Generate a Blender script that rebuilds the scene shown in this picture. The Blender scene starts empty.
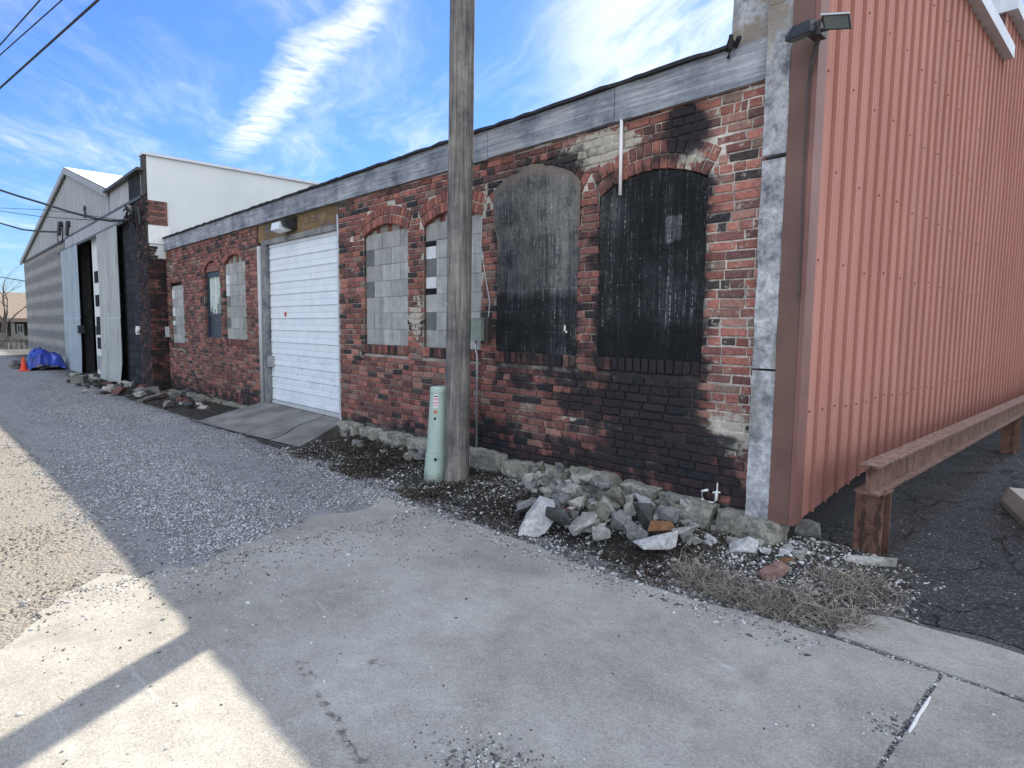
import bpy, bmesh, math, random
import numpy as np
from mathutils import Vector, Matrix, noise as mn
from mathutils.geometry import tessellate_polygon

random.seed(7); RNG = np.random.default_rng(7)
R = math.radians
scene = bpy.context.scene
COL = scene.collection

# ------------------------------------------------------------------ camera
FPX, YAW, PIT, ROL = 620.46, R(46.413), R(-5.230), R(0.661)
CAM = Vector((0.0, -4.2, 1.5))
AF = Vector((-math.sin(YAW)*math.cos(PIT), math.cos(YAW)*math.cos(PIT), math.sin(PIT)))
_r = AF.cross(Vector((0, 0, 1))).normalized(); _u = _r.cross(AF)
AR = _r*math.cos(ROL) + _u*math.sin(ROL)
AU = -_r*math.sin(ROL) + _u*math.cos(ROL)
cd = bpy.data.cameras.new('camera'); cam = bpy.data.objects.new('camera', cd); COL.objects.link(cam)
cd.sensor_width = 36; cd.lens = FPX*36/1024; cd.clip_start = 0.05; cd.clip_end = 2000
cam.matrix_world = Matrix(((AR.x, AU.x, -AF.x, CAM.x), (AR.y, AU.y, -AF.y, CAM.y), (AR.z, AU.z, -AF.z, CAM.z), (0, 0, 0, 1)))
scene.camera = cam

# ------------------------------------------------------------------ light
SUN_EL = R(43.0); SUN_AZ = R(-28.1)          # azimuth from +Y towards +X
scene.view_settings.view_transform = 'Standard'; scene.view_settings.look = 'None'
scene.view_settings.gamma = 1; scene.view_settings.use_curve_mapping = False
scene.view_settings.exposure = 1.56
sd = bpy.data.lights.new('sun', 'SUN'); sun = bpy.data.objects.new('sun', sd); COL.objects.link(sun)
sd.energy = 3.45; sd.angle = R(0.55); sd.color = (1.0, 0.90, 0.74)
SUNDIR = Vector((math.sin(SUN_AZ)*math.cos(SUN_EL), math.cos(SUN_AZ)*math.cos(SUN_EL), math.sin(SUN_EL)))
sun.rotation_euler = SUNDIR.to_track_quat('Z', 'Y').to_euler()

# ------------------------------------------------------------------ node helper
class NT:
    def __init__(s, tree): s.t = tree; s.n = tree.nodes; s.l = tree.links
    def _set(s, sock, v):
        if hasattr(v, 'is_output'): s.l.new(v, sock)
        elif v is not None:
            if isinstance(v, tuple) and len(v) == 3 and sock.type == 'RGBA': v = (*v, 1)
            sock.default_value = v
    def node(s, typ, ins=None, **kw):
        nd = s.n.new(typ)
        for k, v in kw.items(): setattr(nd, k, v)
        for k, v in (ins or {}).items(): s._set(nd.inputs[k], v)
        return nd
    def pos(s): return s.node('ShaderNodeNewGeometry').outputs['Position']
    def vmul(s, v, m): return s.node('ShaderNodeVectorMath', {0: v, 1: m}, operation='MULTIPLY').outputs[0]
    def noise(s, v, scale, detail=4, rough=.55, dist=0.):
        return s.node('ShaderNodeTexNoise', {'Vector': v, 'Scale': scale, 'Detail': detail, 'Roughness': rough, 'Distortion': dist}).outputs['Fac']
    def voro(s, v, scale, out='Distance', feature='F1'):
        return s.node('ShaderNodeTexVoronoi', {'Vector': v, 'Scale': scale}, feature=feature).outputs[out]
    def math(s, op, a, b=None, c=None, clamp=False):
        nd = s.node('ShaderNodeMath', {0: a}, operation=op, use_clamp=clamp)
        if b is not None: s._set(nd.inputs[1], b)
        if c is not None: s._set(nd.inputs[2], c)
        return nd.outputs[0]
    def step(s, v, lo, hi, a=0., b=1.):
        return s.node('ShaderNodeMapRange', {0: v, 1: lo, 2: hi, 3: a, 4: b}, interpolation_type='SMOOTHSTEP').outputs[0]
    def mix(s, f, a, b, blend='MIX'):
        nd = s.node('ShaderNodeMix', None, data_type='RGBA', blend_type=blend)
        s._set(nd.inputs[0], f); s._set(nd.inputs[6], a); s._set(nd.inputs[7], b)
        return nd.outputs[2]
    def ramp(s, f, stops):
        nd = s.node('ShaderNodeValToRGB', {0: f}); cr = nd.color_ramp
        while len(cr.elements) > 1: cr.elements.remove(cr.elements[-1])
        cr.elements[0].position = stops[0][0]; cr.elements[0].color = (*stops[0][1], 1)
        for p, c in stops[1:]:
            e = cr.elements.new(p); e.color = (*c, 1)
        return nd.outputs[0]
    def attr(s, name, out='Fac'): return s.node('ShaderNodeAttribute', None, attribute_name=name).outputs[out]
    def sep(s, v):
        o = s.node('ShaderNodeSeparateXYZ', {0: v}).outputs; return o[0], o[1], o[2]
    def bump(s, h, strength=.5, dist=.01, normal=None):
        nd = s.node('ShaderNodeBump', {'Height': h, 'Strength': strength, 'Distance': dist})
        if normal is not None: s._set(nd.inputs['Normal'], normal)
        return nd.outputs[0]

MATS = {}
def mat(name, fn, **kw):
    m = bpy.data.materials.new(name); m.use_nodes = True
    t = NT(m.node_tree); b = m.node_tree.nodes['Principled BSDF']
    res = fn(t)
    t._set(b.inputs['Base Color'], res.get('color', (.5, .5, .5)))
    t._set(b.inputs['Roughness'], res.get('rough', .85))
    if 'metal' in res: t._set(b.inputs['Metallic'], res['metal'])
    if 'spec' in res: t._set(b.inputs['Specular IOR Level'], res['spec'])
    if 'normal' in res: t._set(b.inputs['Normal'], res['normal'])
    MATS[name] = m; return m

# ------------------------------------------------------------------ sky
w = bpy.data.worlds.new('World'); scene.world = w; w.use_nodes = True
t = NT(w.node_tree); bg = w.node_tree.nodes['Background']
sky = t.node('ShaderNodeTexSky', None, sky_type='NISHITA', sun_disc=False, sun_elevation=SUN_EL,
             sun_rotation=SUN_AZ, air_density=1.25, dust_density=.15, ozone_density=2.6)
tc = t.node('ShaderNodeTexCoord').outputs['Generated']
dx, dy, dz = t.sep(tc)
zz = t.math('MAXIMUM', dz, .03)
px = t.math('DIVIDE', dx, zz); py = t.math('DIVIDE', dy, zz)
pl = t.node('ShaderNodeCombineXYZ', {0: px, 1: py, 2: 0.}).outputs[0]
# rotate plane so that streaks run along the wind
rot = t.node('ShaderNodeVectorRotate', {'Vector': pl, 'Angle': R(28)}, rotation_type='Z_AXIS').outputs[0]
warp = t.node('ShaderNodeTexNoise', {'Vector': pl, 'Scale': 1.1, 'Detail': 3}).outputs['Color']
wv = t.node('ShaderNodeVectorMath', {0: rot, 1: t.vmul(warp, (.9, .5, 0))}, operation='ADD').outputs[0]
n1 = t.noise(t.vmul(wv, (.55, 1.7, 1)), 1.3, 7, .62)
n2 = t.noise(t.vmul(wv, (1.0, 3.2, 1)), 3.2, 6, .6)
cir = t.math('MULTIPLY', t.step(n1, .40, .74), t.step(n2, .3, .7, .35, 1.))
# the long contrail-like cloud
fn = t.noise(t.vmul(pl, (1, 1, 0)), 2.2, 4, .6)
ax, ay, bx_, by_ = -1.62, 1.03, -3.9, 1.41
L = math.hypot(bx_-ax, by_-ay); ex, ey = (bx_-ax)/L, (by_-ay)/L
qx = t.math('ADD', px, -ax); qy = t.math('ADD', py, -ay)
al = t.math('ADD', t.math('MULTIPLY', qx, ex), t.math('MULTIPLY', qy, ey))
ac = t.math('ADD', t.math('MULTIPLY', qx, -ey), t.math('MULTIPLY', qy, ex))
ac = t.math('ADD', ac, t.math('MULTIPLY', t.math('SUBTRACT', fn, .5), .34))
wid = t.math('ADD', .108, t.math('MULTIPLY', t.math('ADD', al, -.9), .006))
band = t.math('SUBTRACT', 1.25, t.math('DIVIDE', t.math('ABSOLUTE', ac), wid), clamp=True)
rip = t.noise(t.node('ShaderNodeCombineXYZ', {0: t.math('MULTIPLY', al, 13.), 1: t.math('MULTIPLY', ac, 7.), 2: 0.}).outputs[0], 1.0, 5, .65, .6)
band = t.math('MULTIPLY', t.math('MULTIPLY', band, t.step(rip, .15, .60)), t.math('MULTIPLY', t.step(al, -1.2, -.6), t.step(al, 1.7, 2.75, 1., 0.)))
# thicker bright cloud near the sun
sdn = t.node('ShaderNodeVectorMath', {0: tc, 1: tuple(Vector((-.43, .80, .42)).normalized())}, operation='DOT_PRODUCT').outputs['Value']
nearsun = t.math('MULTIPLY', t.step(sdn, .95, .995), t.step(n1, .36, .62))
cl = t.math('MAXIMUM', t.math('MULTIPLY', cir, .60), t.math('MAXIMUM', t.math('MULTIPLY', band, .92), t.math('MULTIPLY', nearsun, .95)))
cl = t.math('MULTIPLY', cl, t.step(dz, .02, .14))
skyc = t.mix(1., sky.outputs[0], (.215, .315, .53), 'MULTIPLY')
cloudc = t.mix(.15, (3.2, 3.25, 3.35), sky.outputs[0])
# bright cloud fields added in the unseen sky to fill the shaded walls
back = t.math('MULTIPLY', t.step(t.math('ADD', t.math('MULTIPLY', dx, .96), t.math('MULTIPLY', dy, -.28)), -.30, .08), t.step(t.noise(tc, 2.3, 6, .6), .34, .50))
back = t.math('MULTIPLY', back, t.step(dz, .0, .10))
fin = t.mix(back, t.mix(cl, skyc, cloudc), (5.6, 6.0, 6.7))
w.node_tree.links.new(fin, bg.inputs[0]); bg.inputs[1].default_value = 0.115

# ------------------------------------------------------------------ materials
def simple(name, c, rough=.7, metal=0., var=.25, scale=8., bump=.0, spec=.4):
    def f(t):
        n = t.noise(t.pos(), scale, 5, .6)
        d = tuple(x*(1-var) for x in c); b = tuple(min(1, x*(1+var)) for x in c)
        r = {'color': t.ramp(n, [(.3, d), (.7, b)]), 'rough': rough, 'metal': metal, 'spec': spec}
        if bump: r['normal'] = t.bump(t.noise(t.pos(), scale*4, 5, .65), bump, .01)
        return r
    return mat(name, f)

def m_brick(t):
    p = t.pos(); c = t.attr('Col', 'Color')
    n = t.noise(p, 38, 4, .65); n0 = t.noise(p, 7, 5, .62); n3 = t.noise(p, 2.4, 5, .6)
    c = t.mix(1., c, t.ramp(n, [(.25, (.55, .53, .53)), (.5, (1, 1, 1)), (.8, (1.35, 1.28, 1.22))]), 'MULTIPLY')
    c = t.mix(t.step(t.noise(p, 17, 5, .7), .56, .70, 0, .45), c, (.20, .165, .15))
    lime = t.math('ADD', t.attr('lime'), t.math('MULTIPLY', t.math('SUBTRACT', t.noise(p, 16, 5, .7), .44), 1.7))
    c = t.mix(t.step(lime, .42, .62), c, t.mix(n0, (.34, .31, .25), (.46, .43, .36)))
    so = t.math('ADD', t.attr('soot'), t.math('MULTIPLY', t.math('SUBTRACT', n0, .5), 2.0))
    so = t.math('ADD', so, t.math('MULTIPLY', t.math('SUBTRACT', n, .5), .5))
    so = t.math('ADD', so, t.math('MULTIPLY', t.math('SUBTRACT', n3, .5), 1.6))
    c = t.mix(t.step(so, .15, 1.0, 0, .95), c, t.mix(n, (.006, .006, .008), (.032, .033, .038)))
    return {'color': c, 'rough': .92, 'spec': .25, 'normal': t.bump(t.noise(p, 90, 5, .7), .7, .006)}
mat('brick', m_brick)

def m_tar(t):
    p = t.pos(); a = t.attr('tone')
    st = t.noise(t.vmul(p, (26, 26, .9)), 1.6, 6, .7)
    st2 = t.noise(t.vmul(p, (60, 60, 3.)), 1.6, 4, .7)
    bl = t.noise(p, 5, 6, .7); fine = t.noise(p, 55, 4, .7)
    v = t.math('ADD', t.math('MULTIPLY', st, .38), t.math('ADD', t.math('MULTIPLY', st2, .22), t.math('MULTIPLY', bl, .42)))
    v = t.math('ADD', v, t.math('ADD', t.math('MULTIPLY', t.math('SUBTRACT', fine, .5), .3), a))
    xz = t.node('ShaderNodeCombineXYZ', {0: t.sep(p)[0], 1: t.math('ADD', t.sep(p)[2], .14), 2: 0.}).outputs[0]
    mo = t.node('ShaderNodeTexBrick', {'Vector': xz, 'Scale': 1., 'Brick Width': .4, 'Row Height': .2, 'Mortar Size': .007, 'Mortar Smooth': .6}).outputs['Fac']
    mo = t.math('MULTIPLY', mo, t.step(t.noise(p, 6, 5, .7), .40, .60))
    v = t.math('ADD', v, t.math('MULTIPLY', mo, .07))
    c = t.ramp(v, [(.42, (.005, .0055, .007)), (.56, (.020, .021, .024)), (.70, (.075, .077, .078)), (.9, (.22, .215, .20))])
    dr = t.math('MULTIPLY', t.step(t.noise(t.vmul(p, (75, 75, 1.1)), 1.3, 3, .6), .57, .66), t.step(t.noise(p, 30, 5, .75), .44, .60))
    c = t.mix(t.math('MULTIPLY', dr, t.step(v, .44, .58, .05, .9)), c, (.33, .33, .32))
    eg = t.math('ADD', t.attr('edge'), t.math('MULTIPLY', t.math('SUBTRACT', t.noise(p, 11, 6, .75), .5), 1.3))
    c = t.mix(t.step(eg, .30, .75, 0, .85), c, t.mix(t.noise(p, 30, 5, .7), (.09, .058, .05), (.24, .21, .175)))
    return {'color': c, 'rough': .88, 'spec': .3, 'normal': t.bump(t.math('SUBTRACT', t.math('ADD', t.noise(p, 40, 6, .7), t.math('MULTIPLY', st2, .4)), t.math('MULTIPLY', mo, .8)), .6, .014)}
mat('tar_render', m_tar)

def m_block(t):
    p = t.pos(); c = t.attr('Col', 'Color')
    n = t.noise(p, 9, 6, .65); f = t.noise(p, 140, 3, .7); s = t.noise(t.vmul(p, (9, 9, .8)), 1.5, 5, .6)
    c = t.mix(1., c, t.ramp(n, [(.3, (.78, .79, .8)), (.7, (1.12, 1.12, 1.1))]), 'MULTIPLY')
    c = t.mix(1., c, t.ramp(s, [(.3, (.72, .73, .74)), (.6, (1.05, 1.05, 1.05))]), 'MULTIPLY')
    c = t.mix(1., c, t.ramp(f, [(.3, (.8, .8, .8)), (.7, (1.15, 1.15, 1.15))]), 'MULTIPLY')
    return {'color': c, 'rough': .95, 'spec': .2, 'normal': t.bump(t.noise(p, 160, 4, .7), .5, .004)}
mat('concrete_block', m_block)

def m_ground(t):
    p = t.pos(); x, y, z = t.sep(p)
    v1 = t.voro(p, 46); col = t.voro(p, 46, 'Color'); cr, cg, cb = t.sep(col)
    v2 = t.voro(p, 95); n = t.noise(p, .9, 6, .6); n2 = t.noise(p, 6, 6, .7); n4 = t.noise(t.vmul(p, (.35, 1.4, 1)), 1.3, 5, .65)
    stone = t.ramp(cr, [(0, (.15, .155, .16)), (.5, (.26, .265, .27)), (.85, (.36, .365, .37)), (1, (.48, .48, .48))])
    stone = t.mix(t.step(v1, .3, .7, 0, .7), stone, (.10, .10, .10))
    fine = t.mix(t.step(t.noise(p, 120, 3, .7), .35, .7), (.19, .192, .195), (.33, .333, .338))
    fine = t.mix(t.step(n2, .45, .7, 0, .5), fine, (.17, .168, .165))
    c = t.mix(t.step(t.math('ADD', n4, t.math('MULTIPLY', t.math('SUBTRACT', n2, .5), .5)), .42, .60), fine, stone)
    # tan compacted grit on the far side of the lane
    tanz = t.step(t.math('ADD', y, t.math('MULTIPLY', t.math('SUBTRACT', n2, .5), .9)), -3.05, -3.6)
    tan = t.mix(t.step(t.noise(p, 70, 4, .75), .36, .66), (.15, .135, .11), (.33, .30, .255))
    tan = t.mix(t.step(n2, .5, .75, 0, .5), tan, (.15, .135, .115))
    c = t.mix(t.math('MULTIPLY', tanz, .8), c, tan)
    # dark damp soil by the walls
    so = t.math('ADD', y, t.math('MULTIPLY', t.math('SUBTRACT', n2, .5), 1.2))
    c = t.mix(t.step(so, -1.5, -.7, 0, .8), c, t.mix(n2, (.03, .027, .024), (.10, .092, .082)))
    far = t.node('ShaderNodeVectorMath', {0: p, 1: (0, 0, 0)}, operation='DISTANCE').outputs['Value']
    c = t.mix(t.step(far, 60, 140), c, (.16, .15, .10))
    h = t.math('ADD', t.math('MULTIPLY', v1, -.8), t.math('ADD', t.math('MULTIPLY', v2, -.35), t.math('MULTIPLY', n2, 2.0)))
    return {'color': c, 'rough': .95, 'spec': .2, 'normal': t.bump(h, .8, .022)}
mat('gravel_ground', m_ground)

def m_soil(t):
    p = t.pos(); n2 = t.noise(p, 5, 6, .7); n = t.noise(p, 60, 5, .7); v = t.voro(p, 60); cr, cg, cb = t.sep(t.voro(p, 60, 'Color'))
    c = t.mix(n, (.018, .016, .014), (.075, .068, .06))
    st = t.mix(t.step(v, .2, .6), t.ramp(cr, [(0, (.08, .08, .08)), (.6, (.2, .2, .195)), (1, (.5, .5, .48))]), (.03, .028, .025))
    x, y, z = t.sep(p)
    m = t.math('MULTIPLY', t.step(n2, .42, .62), t.step(cg, .35, .5))
    c = t.mix(m, c, st)
    return {'color': c, 'rough': .97, 'spec': .15, 'normal': t.bump(t.math('SUBTRACT', t.noise(p, 30, 7, .75), t.math('MULTIPLY', v, .5)), 1., .03)}
mat('soil', m_soil)

STAINS = [(-2.575, -3.044, -2.33, -3.11, .04), (-2.30, -3.10, -1.72, -3.20, .022), (-2.36, -2.84, -2.2, -2.75, .03)]
def m_conc(t):
    p = t.pos(); n = t.noise(p, 1.1, 6, .6); n2 = t.noise(p, 7, 6, .7); f = t.noise(p, 130, 4, .75); sp = t.voro(p, 75)
    sc = t.noise(t.vmul(p, (1.2, 7, 1)), 2.0, 6, .72, .8)
    c = t.ramp(n, [(.34, (.235, .222, .195)), (.52, (.315, .304, .275)), (.68, (.375, .365, .335))])
    c = t.mix(1., c, t.ramp(n2, [(.3, (.84, .84, .85)), (.65, (1.06, 1.06, 1.05))]), 'MULTIPLY')
    c = t.mix(1., c, t.ramp(f, [(.32, (.87, .87, .87)), (.5, (1, 1, 1)), (.72, (1.11, 1.11, 1.10))]), 'MULTIPLY')
    agg = t.sep(t.voro(p, 160, 'Color'))[0]
    c = t.mix(t.math('MULTIPLY', t.step(agg, .72, .9), .25), c, (.5, .49, .47))
    c = t.mix(t.math('MULTIPLY', t.step(agg, .25, .08), .28), c, (.09, .088, .082))
    c = t.mix(t.step(sc, .60, .72, 0, .5), c, (.48, .475, .46))
    st = t.noise(t.vmul(p, (1.6, 1.0, 1)), 1.5, 5, .6)
    c = t.mix(t.step(st, .54, .76, 0, .5), c, (.17, .15, .125))
    # faint hairline cracks
    ck = t.voro(t.node('ShaderNodeVectorMath', {0: p, 1: t.vmul(t.node('ShaderNodeTexNoise', {'Vector': p, 'Scale': 2.5, 'Detail': 5}).outputs['Color'], (.6, .6, 0))}, operation='ADD').outputs[0], .55, 'Distance', 'DISTANCE_TO_EDGE')
    c = t.mix(t.math('MULTIPLY', t.step(ck, .003, .0), t.step(n2, .58, .68)), c, (.09, .085, .08))
    xx_, yy_, zz_ = t.sep(p); wn = t.math('MULTIPLY', t.math('SUBTRACT', n2, .5), .10)
    for (ax_, ay_, bx2, by2, wd) in STAINS:
        L_ = math.hypot(bx2-ax_, by2-ay_); ex_, ey_ = (bx2-ax_)/L_, (by2-ay_)/L_
        q1 = t.math('ADD', xx_, -ax_); q2 = t.math('ADD', yy_, -ay_)
        al_ = t.math('ADD', t.math('MULTIPLY', q1, ex_), t.math('MULTIPLY', q2, ey_)); ac_ = t.math('ADD', t.math('ADD', t.math('MULTIPLY', q1, -ey_), t.math('MULTIPLY', q2, ex_)), wn)
        mk = t.math('MULTIPLY', t.step(t.math('ABSOLUTE', ac_), wd, wd*.3), t.math('MULTIPLY', t.step(al_, 0, .05), t.step(al_, L_, L_-.1)))
        c = t.mix(t.math('MULTIPLY', mk, t.step(t.noise(p, 22, 5, .7), .44, .58, 0, .75)), c, (.06, .052, .045))
    return {'color': c, 'rough': .92, 'spec': .25, 'normal': t.bump(t.math('ADD', f, t.math('MULTIPLY', n2, 1.2)), .45, .006)}
mat('concrete', m_conc)

def m_asph(t):
    p = t.pos(); v = t.voro(p, 110); cr = t.sep(t.voro(p, 110, 'Color'))[0]; n2 = t.noise(p, 3, 6, .65)
    c = t.ramp(cr, [(0, (.010, .011, .013)), (.6, (.028, .029, .032)), (.9, (.07, .071, .074)), (1, (.17, .17, .17))])
    c = t.mix(1., c, t.ramp(n2, [(.3, (.6, .6, .62)), (.7, (1.4, 1.38, 1.35))]), 'MULTIPLY')
    wv = t.node('ShaderNodeVectorMath', {0: p, 1: t.vmul(t.node('ShaderNodeTexNoise', {'Vector': p, 'Scale': 4, 'Detail': 5}).outputs['Color'], (.5, .5, 0))}, operation='ADD').outputs[0]
    ck = t.voro(wv, 1.5, 'Distance', 'DISTANCE_TO_EDGE')
    cm = t.math('MULTIPLY', t.step(ck, .022, .006), t.step(n2, .40, .52))
    c = t.mix(cm, c, (.006, .006, .006))
    h = t.math('SUBTRACT', t.math('MULTIPLY', v, -1.), t.math('MULTIPLY', cm, 4.))
    return {'color': c, 'rough': .85, 'spec': .35, 'normal': t.bump(h, .8, .012)}
mat('asphalt', m_asph)

def m_gstone(t):
    p = t.pos(); c = t.attr('Col', 'Color'); n = t.noise(p, 120, 3, .7)
    c = t.mix(1., c, t.ramp(n, [(.3, (.7, .7, .7)), (.7, (1.2, 1.2, 1.2))]), 'MULTIPLY')
    return {'color': c, 'rough': .92, 'spec': .2}
mat('chip', m_gstone)

def m_rock(name, c1, c2, dirt=.4):
    def f(t):
        p = t.pos(); n = t.noise(p, 9, 7, .7); n2 = t.noise(p, 34, 6, .72)
        c = t.ramp(n, [(.28, c1), (.6, c2), (.8, tuple(min(.8, x*1.25) for x in c2))])
        c = t.mix(1., c, t.ramp(n2, [(.3, (.55, .55, .55)), (.6, (1.1, 1.1, 1.1))]), 'MULTIPLY')
        c = t.mix(t.step(t.noise(p, 14, 6, .75), .52, .66, 0, dirt), c, (.045, .043, .042))
        return {'color': c, 'rough': .95, 'spec': .2, 'normal': t.bump(t.math('ADD', n2, t.noise(p, 90, 5, .7)), .9, .014)}
    return mat(name, f)
m_rock('rock_white', (.33, .335, .34), (.58, .585, .59), .25)
m_rock('rock_light', (.22, .215, .20), (.42, .41, .385), .35)
m_rock('rock_grey', (.11, .112, .112), (.25, .252, .25), .45)
m_rock('rock_dark', (.04, .041, .043), (.10, .10, .10), .4)
m_rock('rock_green', (.12, .12, .095), (.25, .245, .20), .5)
m_rock('rock_red', (.09, .045, .042), (.17, .085, .078), .3)
m_rock('rock_orange', (.17, .085, .045), (.26, .14, .075), .4)
m_rock('rock_pink', (.17, .085, .075), (.34, .21, .19), .25)
m_rock('foundation_rock', (.15, .148, .125), (.40, .39, .335), .7)

def m_wood(name, c1, c2, axis, peel=None, pl_=(.62, .70)):
    def f(t):
        p = t.pos(); s = [30, 30, 30]; s[axis] = 1.0
        g = t.noise(t.vmul(p, tuple(s)), 1.6, 7, .7, .3); n = t.noise(p, 2.3, 6, .7); n2 = t.noise(p, 11, 6, .72)
        c = t.ramp(g, [(.3, c1), (.52, tuple((a+b)/2 for a, b in zip(c1, c2))), (.72, c2)])
        c = t.mix(1., c, t.ramp(n, [(.34, (.42, .45, .52)), (.62, (1.15, 1.15, 1.13))]), 'MULTIPLY')
        c = t.mix(t.step(n2, .60, .72, 0, .6), c, tuple(x*.3 for x in c1))
        if peel:
            pn = t.noise(t.vmul(p, (1, 1, 1.6)), 2.1, 7, .75)
            c = t.mix(t.step(pn, pl_[0], pl_[1]), c, peel)
        return {'color': c, 'rough': .9, 'spec': .2, 'normal': t.bump(g, .6, .008)}
    return mat(name, f)
m_wood('weathered_board', (.13, .145, .175), (.44, .455, .48), 0, (.46, .41, .36))
m_wood('pole_wood', (.06, .055, .05), (.33, .305, .28), 2)
m_wood('header_wood', (.10, .065, .035), (.30, .205, .115), 0, (.10, .105, .12), (.52, .62))
m_wood('jamb_wood', (.13, .13, .13), (.33, .33, .325), 2, (.10, .10, .105))
m_wood('plank_wood', (.10, .095, .085), (.27, .255, .23), 0)

def m_pil(t):
    p = t.pos(); n = t.noise(p, 6, 7, .72); n2 = t.noise(p, 26, 6, .7); s = t.noise(t.vmul(p, (6, 6, 1.2)), 1.4, 5, .6)
    c = t.ramp(n, [(.32, (.11, .12, .14)), (.46, (.33, .34, .35)), (.66, (.60, .61, .62))])
    c = t.mix(1., c, t.ramp(n2, [(.3, (.6, .6, .62)), (.6, (1.1, 1.1, 1.1))]), 'MULTIPLY')
    c = t.mix(t.step(s, .55, .68, 0, .6), c, (.20, .19, .165))
    z = t.sep(p)[2]
    c = t.mix(t.math('MULTIPLY', t.step(z, 3.0, 3.6), t.step(t.noise(p, 3, 5, .7), .45, .55)), c, (.24, .20, .16))
    return {'color': c, 'rough': .93, 'spec': .2, 'normal': t.bump(t.math('ADD', n, n2), .7, .012)}
mat('cast_concrete', m_pil)

def m_red(t):
    p = t.pos(); n = t.noise(t.vmul(p, (1, 1, .35)), 1.6, 5, .6); n2 = t.noise(p, 22, 5, .7); z = t.sep(p)[2]
    s = t.noise(t.vmul(p, (8, 8, .5)), 1.2, 5, .6)
    c = t.ramp(n, [(.3, (.37, .165, .128)), (.7, (.45, .212, .168))])
    c = t.mix(t.step(s, .5, .75, 0, .28), c, (.52, .33, .28))
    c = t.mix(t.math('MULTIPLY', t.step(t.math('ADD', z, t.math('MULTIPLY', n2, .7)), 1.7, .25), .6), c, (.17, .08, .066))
    c = t.mix(t.step(n2, .62, .75, 0, .3), c, (.20, .075, .055))
    c = t.mix(1., c, t.attr('Col', 'Color'), 'MULTIPLY')
    return {'color': c, 'rough': .7, 'spec': .25}
mat('red_metal', m_red)
simple('maroon_trim', (.14, .075, .060), .55, 0, .2, 3)
simple('maroon_lit_side', (.19, .09, .075), .55, 0, .2, 3)  # same trim paint, lightened in colour for its brighter-lit side face
simple('pale_trim', (.55, .58, .62), .5, .0, .12, 4)
simple('black_metal', (.025, .026, .03), .5, 0, .3, 20)
simple('dark_bronze', (.05, .045, .042), .5, 0, .3, 20)
simple('cable_black', (.012, .012, .014), .6)
simple('white_plastic', (.70, .70, .68), .5, 0, .08, 9)
simple('grey_plastic', (.42, .44, .45), .5, 0, .1, 9)
simple('lens_glass', (.62, .66, .68), .2, 0, .1, 9)
simple('box_green', (.20, .235, .20), .6, 0, .15, 9)
simple('dark_void', (.004, .004, .005), .95)
simple('navy_board', (.018, .026, .045), .45, 0, .4, 8, spec=.5)
simple('tar_edge', (.018, .018, .02), .9, 0, .5, 30, .6)
simple('roofing', (.06, .06, .06), .9, 0, .3, 4)
simple('bright_roof', (.72, .73, .72), .45, 0, .1, 2)
simple('cone_orange', (.62, .055, .02), .6, 0, .1)
simple('tan_roof', (.17, .135, .11), .9, 0, .2, 6)
simple('cream_wall', (.16, .15, .135), .9, 0, .15, 4)
simple('bark', (.075, .065, .058), .95, 0, .3, 12)
simple('sticker_pink', (.55, .25, .33), .6, 0, .05)
simple('sticker_red', (.38, .04, .03), .6, 0, .05)
simple('sticker_orange', (.40, .16, .08), .6, 0, .05)
simple('sticker_dark', (.03, .03, .035), .6, 0, .05)
simple('sealant', (.62, .62, .60), .8, 0, .1, 20)
simple('pipe_metal', (.36, .37, .38), .4, .6, .2, 14)
simple('white_flake', (.62, .61, .57), .9, 0, .15, 20)
simple('curtain', (.44, .50, .46), .9, 0, .25, 20)

def m_pedestal(t):
    p = t.pos(); n = t.noise(p, 7, 5, .6); z = t.sep(p)[2]
    c = t.ramp(n, [(.3, (.30, .395, .345)), (.7, (.37, .465, .41))])
    g = t.math('ADD', z, t.math('MULTIPLY', t.math('SUBTRACT', t.noise(p, 14, 5, .7), .5), .3))
    c = t.mix(t.step(g, .14, .03, 0, .6), c, (.13, .13, .115))
    c = t.mix(t.step(t.noise(t.vmul(p, (20, 20, 1.5)), 1.5, 5, .7), .6, .72, 0, .25), c, (.18, .20, .18))
    return {'color': c, 'rough': .5, 'spec': .4}
mat('pedestal_green', m_pedestal)

def m_door(t):
    p = t.pos(); n = t.noise(p, 4, 6, .65); z = t.sep(p)[2]; x = t.sep(p)[0]
    c = t.ramp(n, [(.3, (.60, .645, .69)), (.7, (.70, .735, .77))])
    s = t.noise(t.vmul(p, (5, 5, .8)), 1.6, 5, .65)
    c = t.mix(t.step(s, .56, .72, 0, .35), c, (.47, .50, .53))
    sm = t.noise(t.vmul(p, (3.2, 3.2, 7)), 2.6, 7, .8)
    zone = t.math('MULTIPLY', t.step(z, .35, .62), t.step(z, 1.15, .9))
    c = t.mix(t.math('MULTIPLY', zone, t.step(sm, .54, .62, 0, .55)), c, (.27, .32, .42))
    c = t.mix(t.math('MULTIPLY', zone, t.step(sm, .44, .38, 0, .6)), c, (.80, .82, .83))
    c = t.mix(t.step(t.math('ADD', z, t.math('MULTIPLY', n, .3)), .5, .25, 0, .45), c, (.33, .34, .34))
    return {'color': c, 'rough': .5, 'spec': .4}
mat('door_white', m_door)

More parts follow.
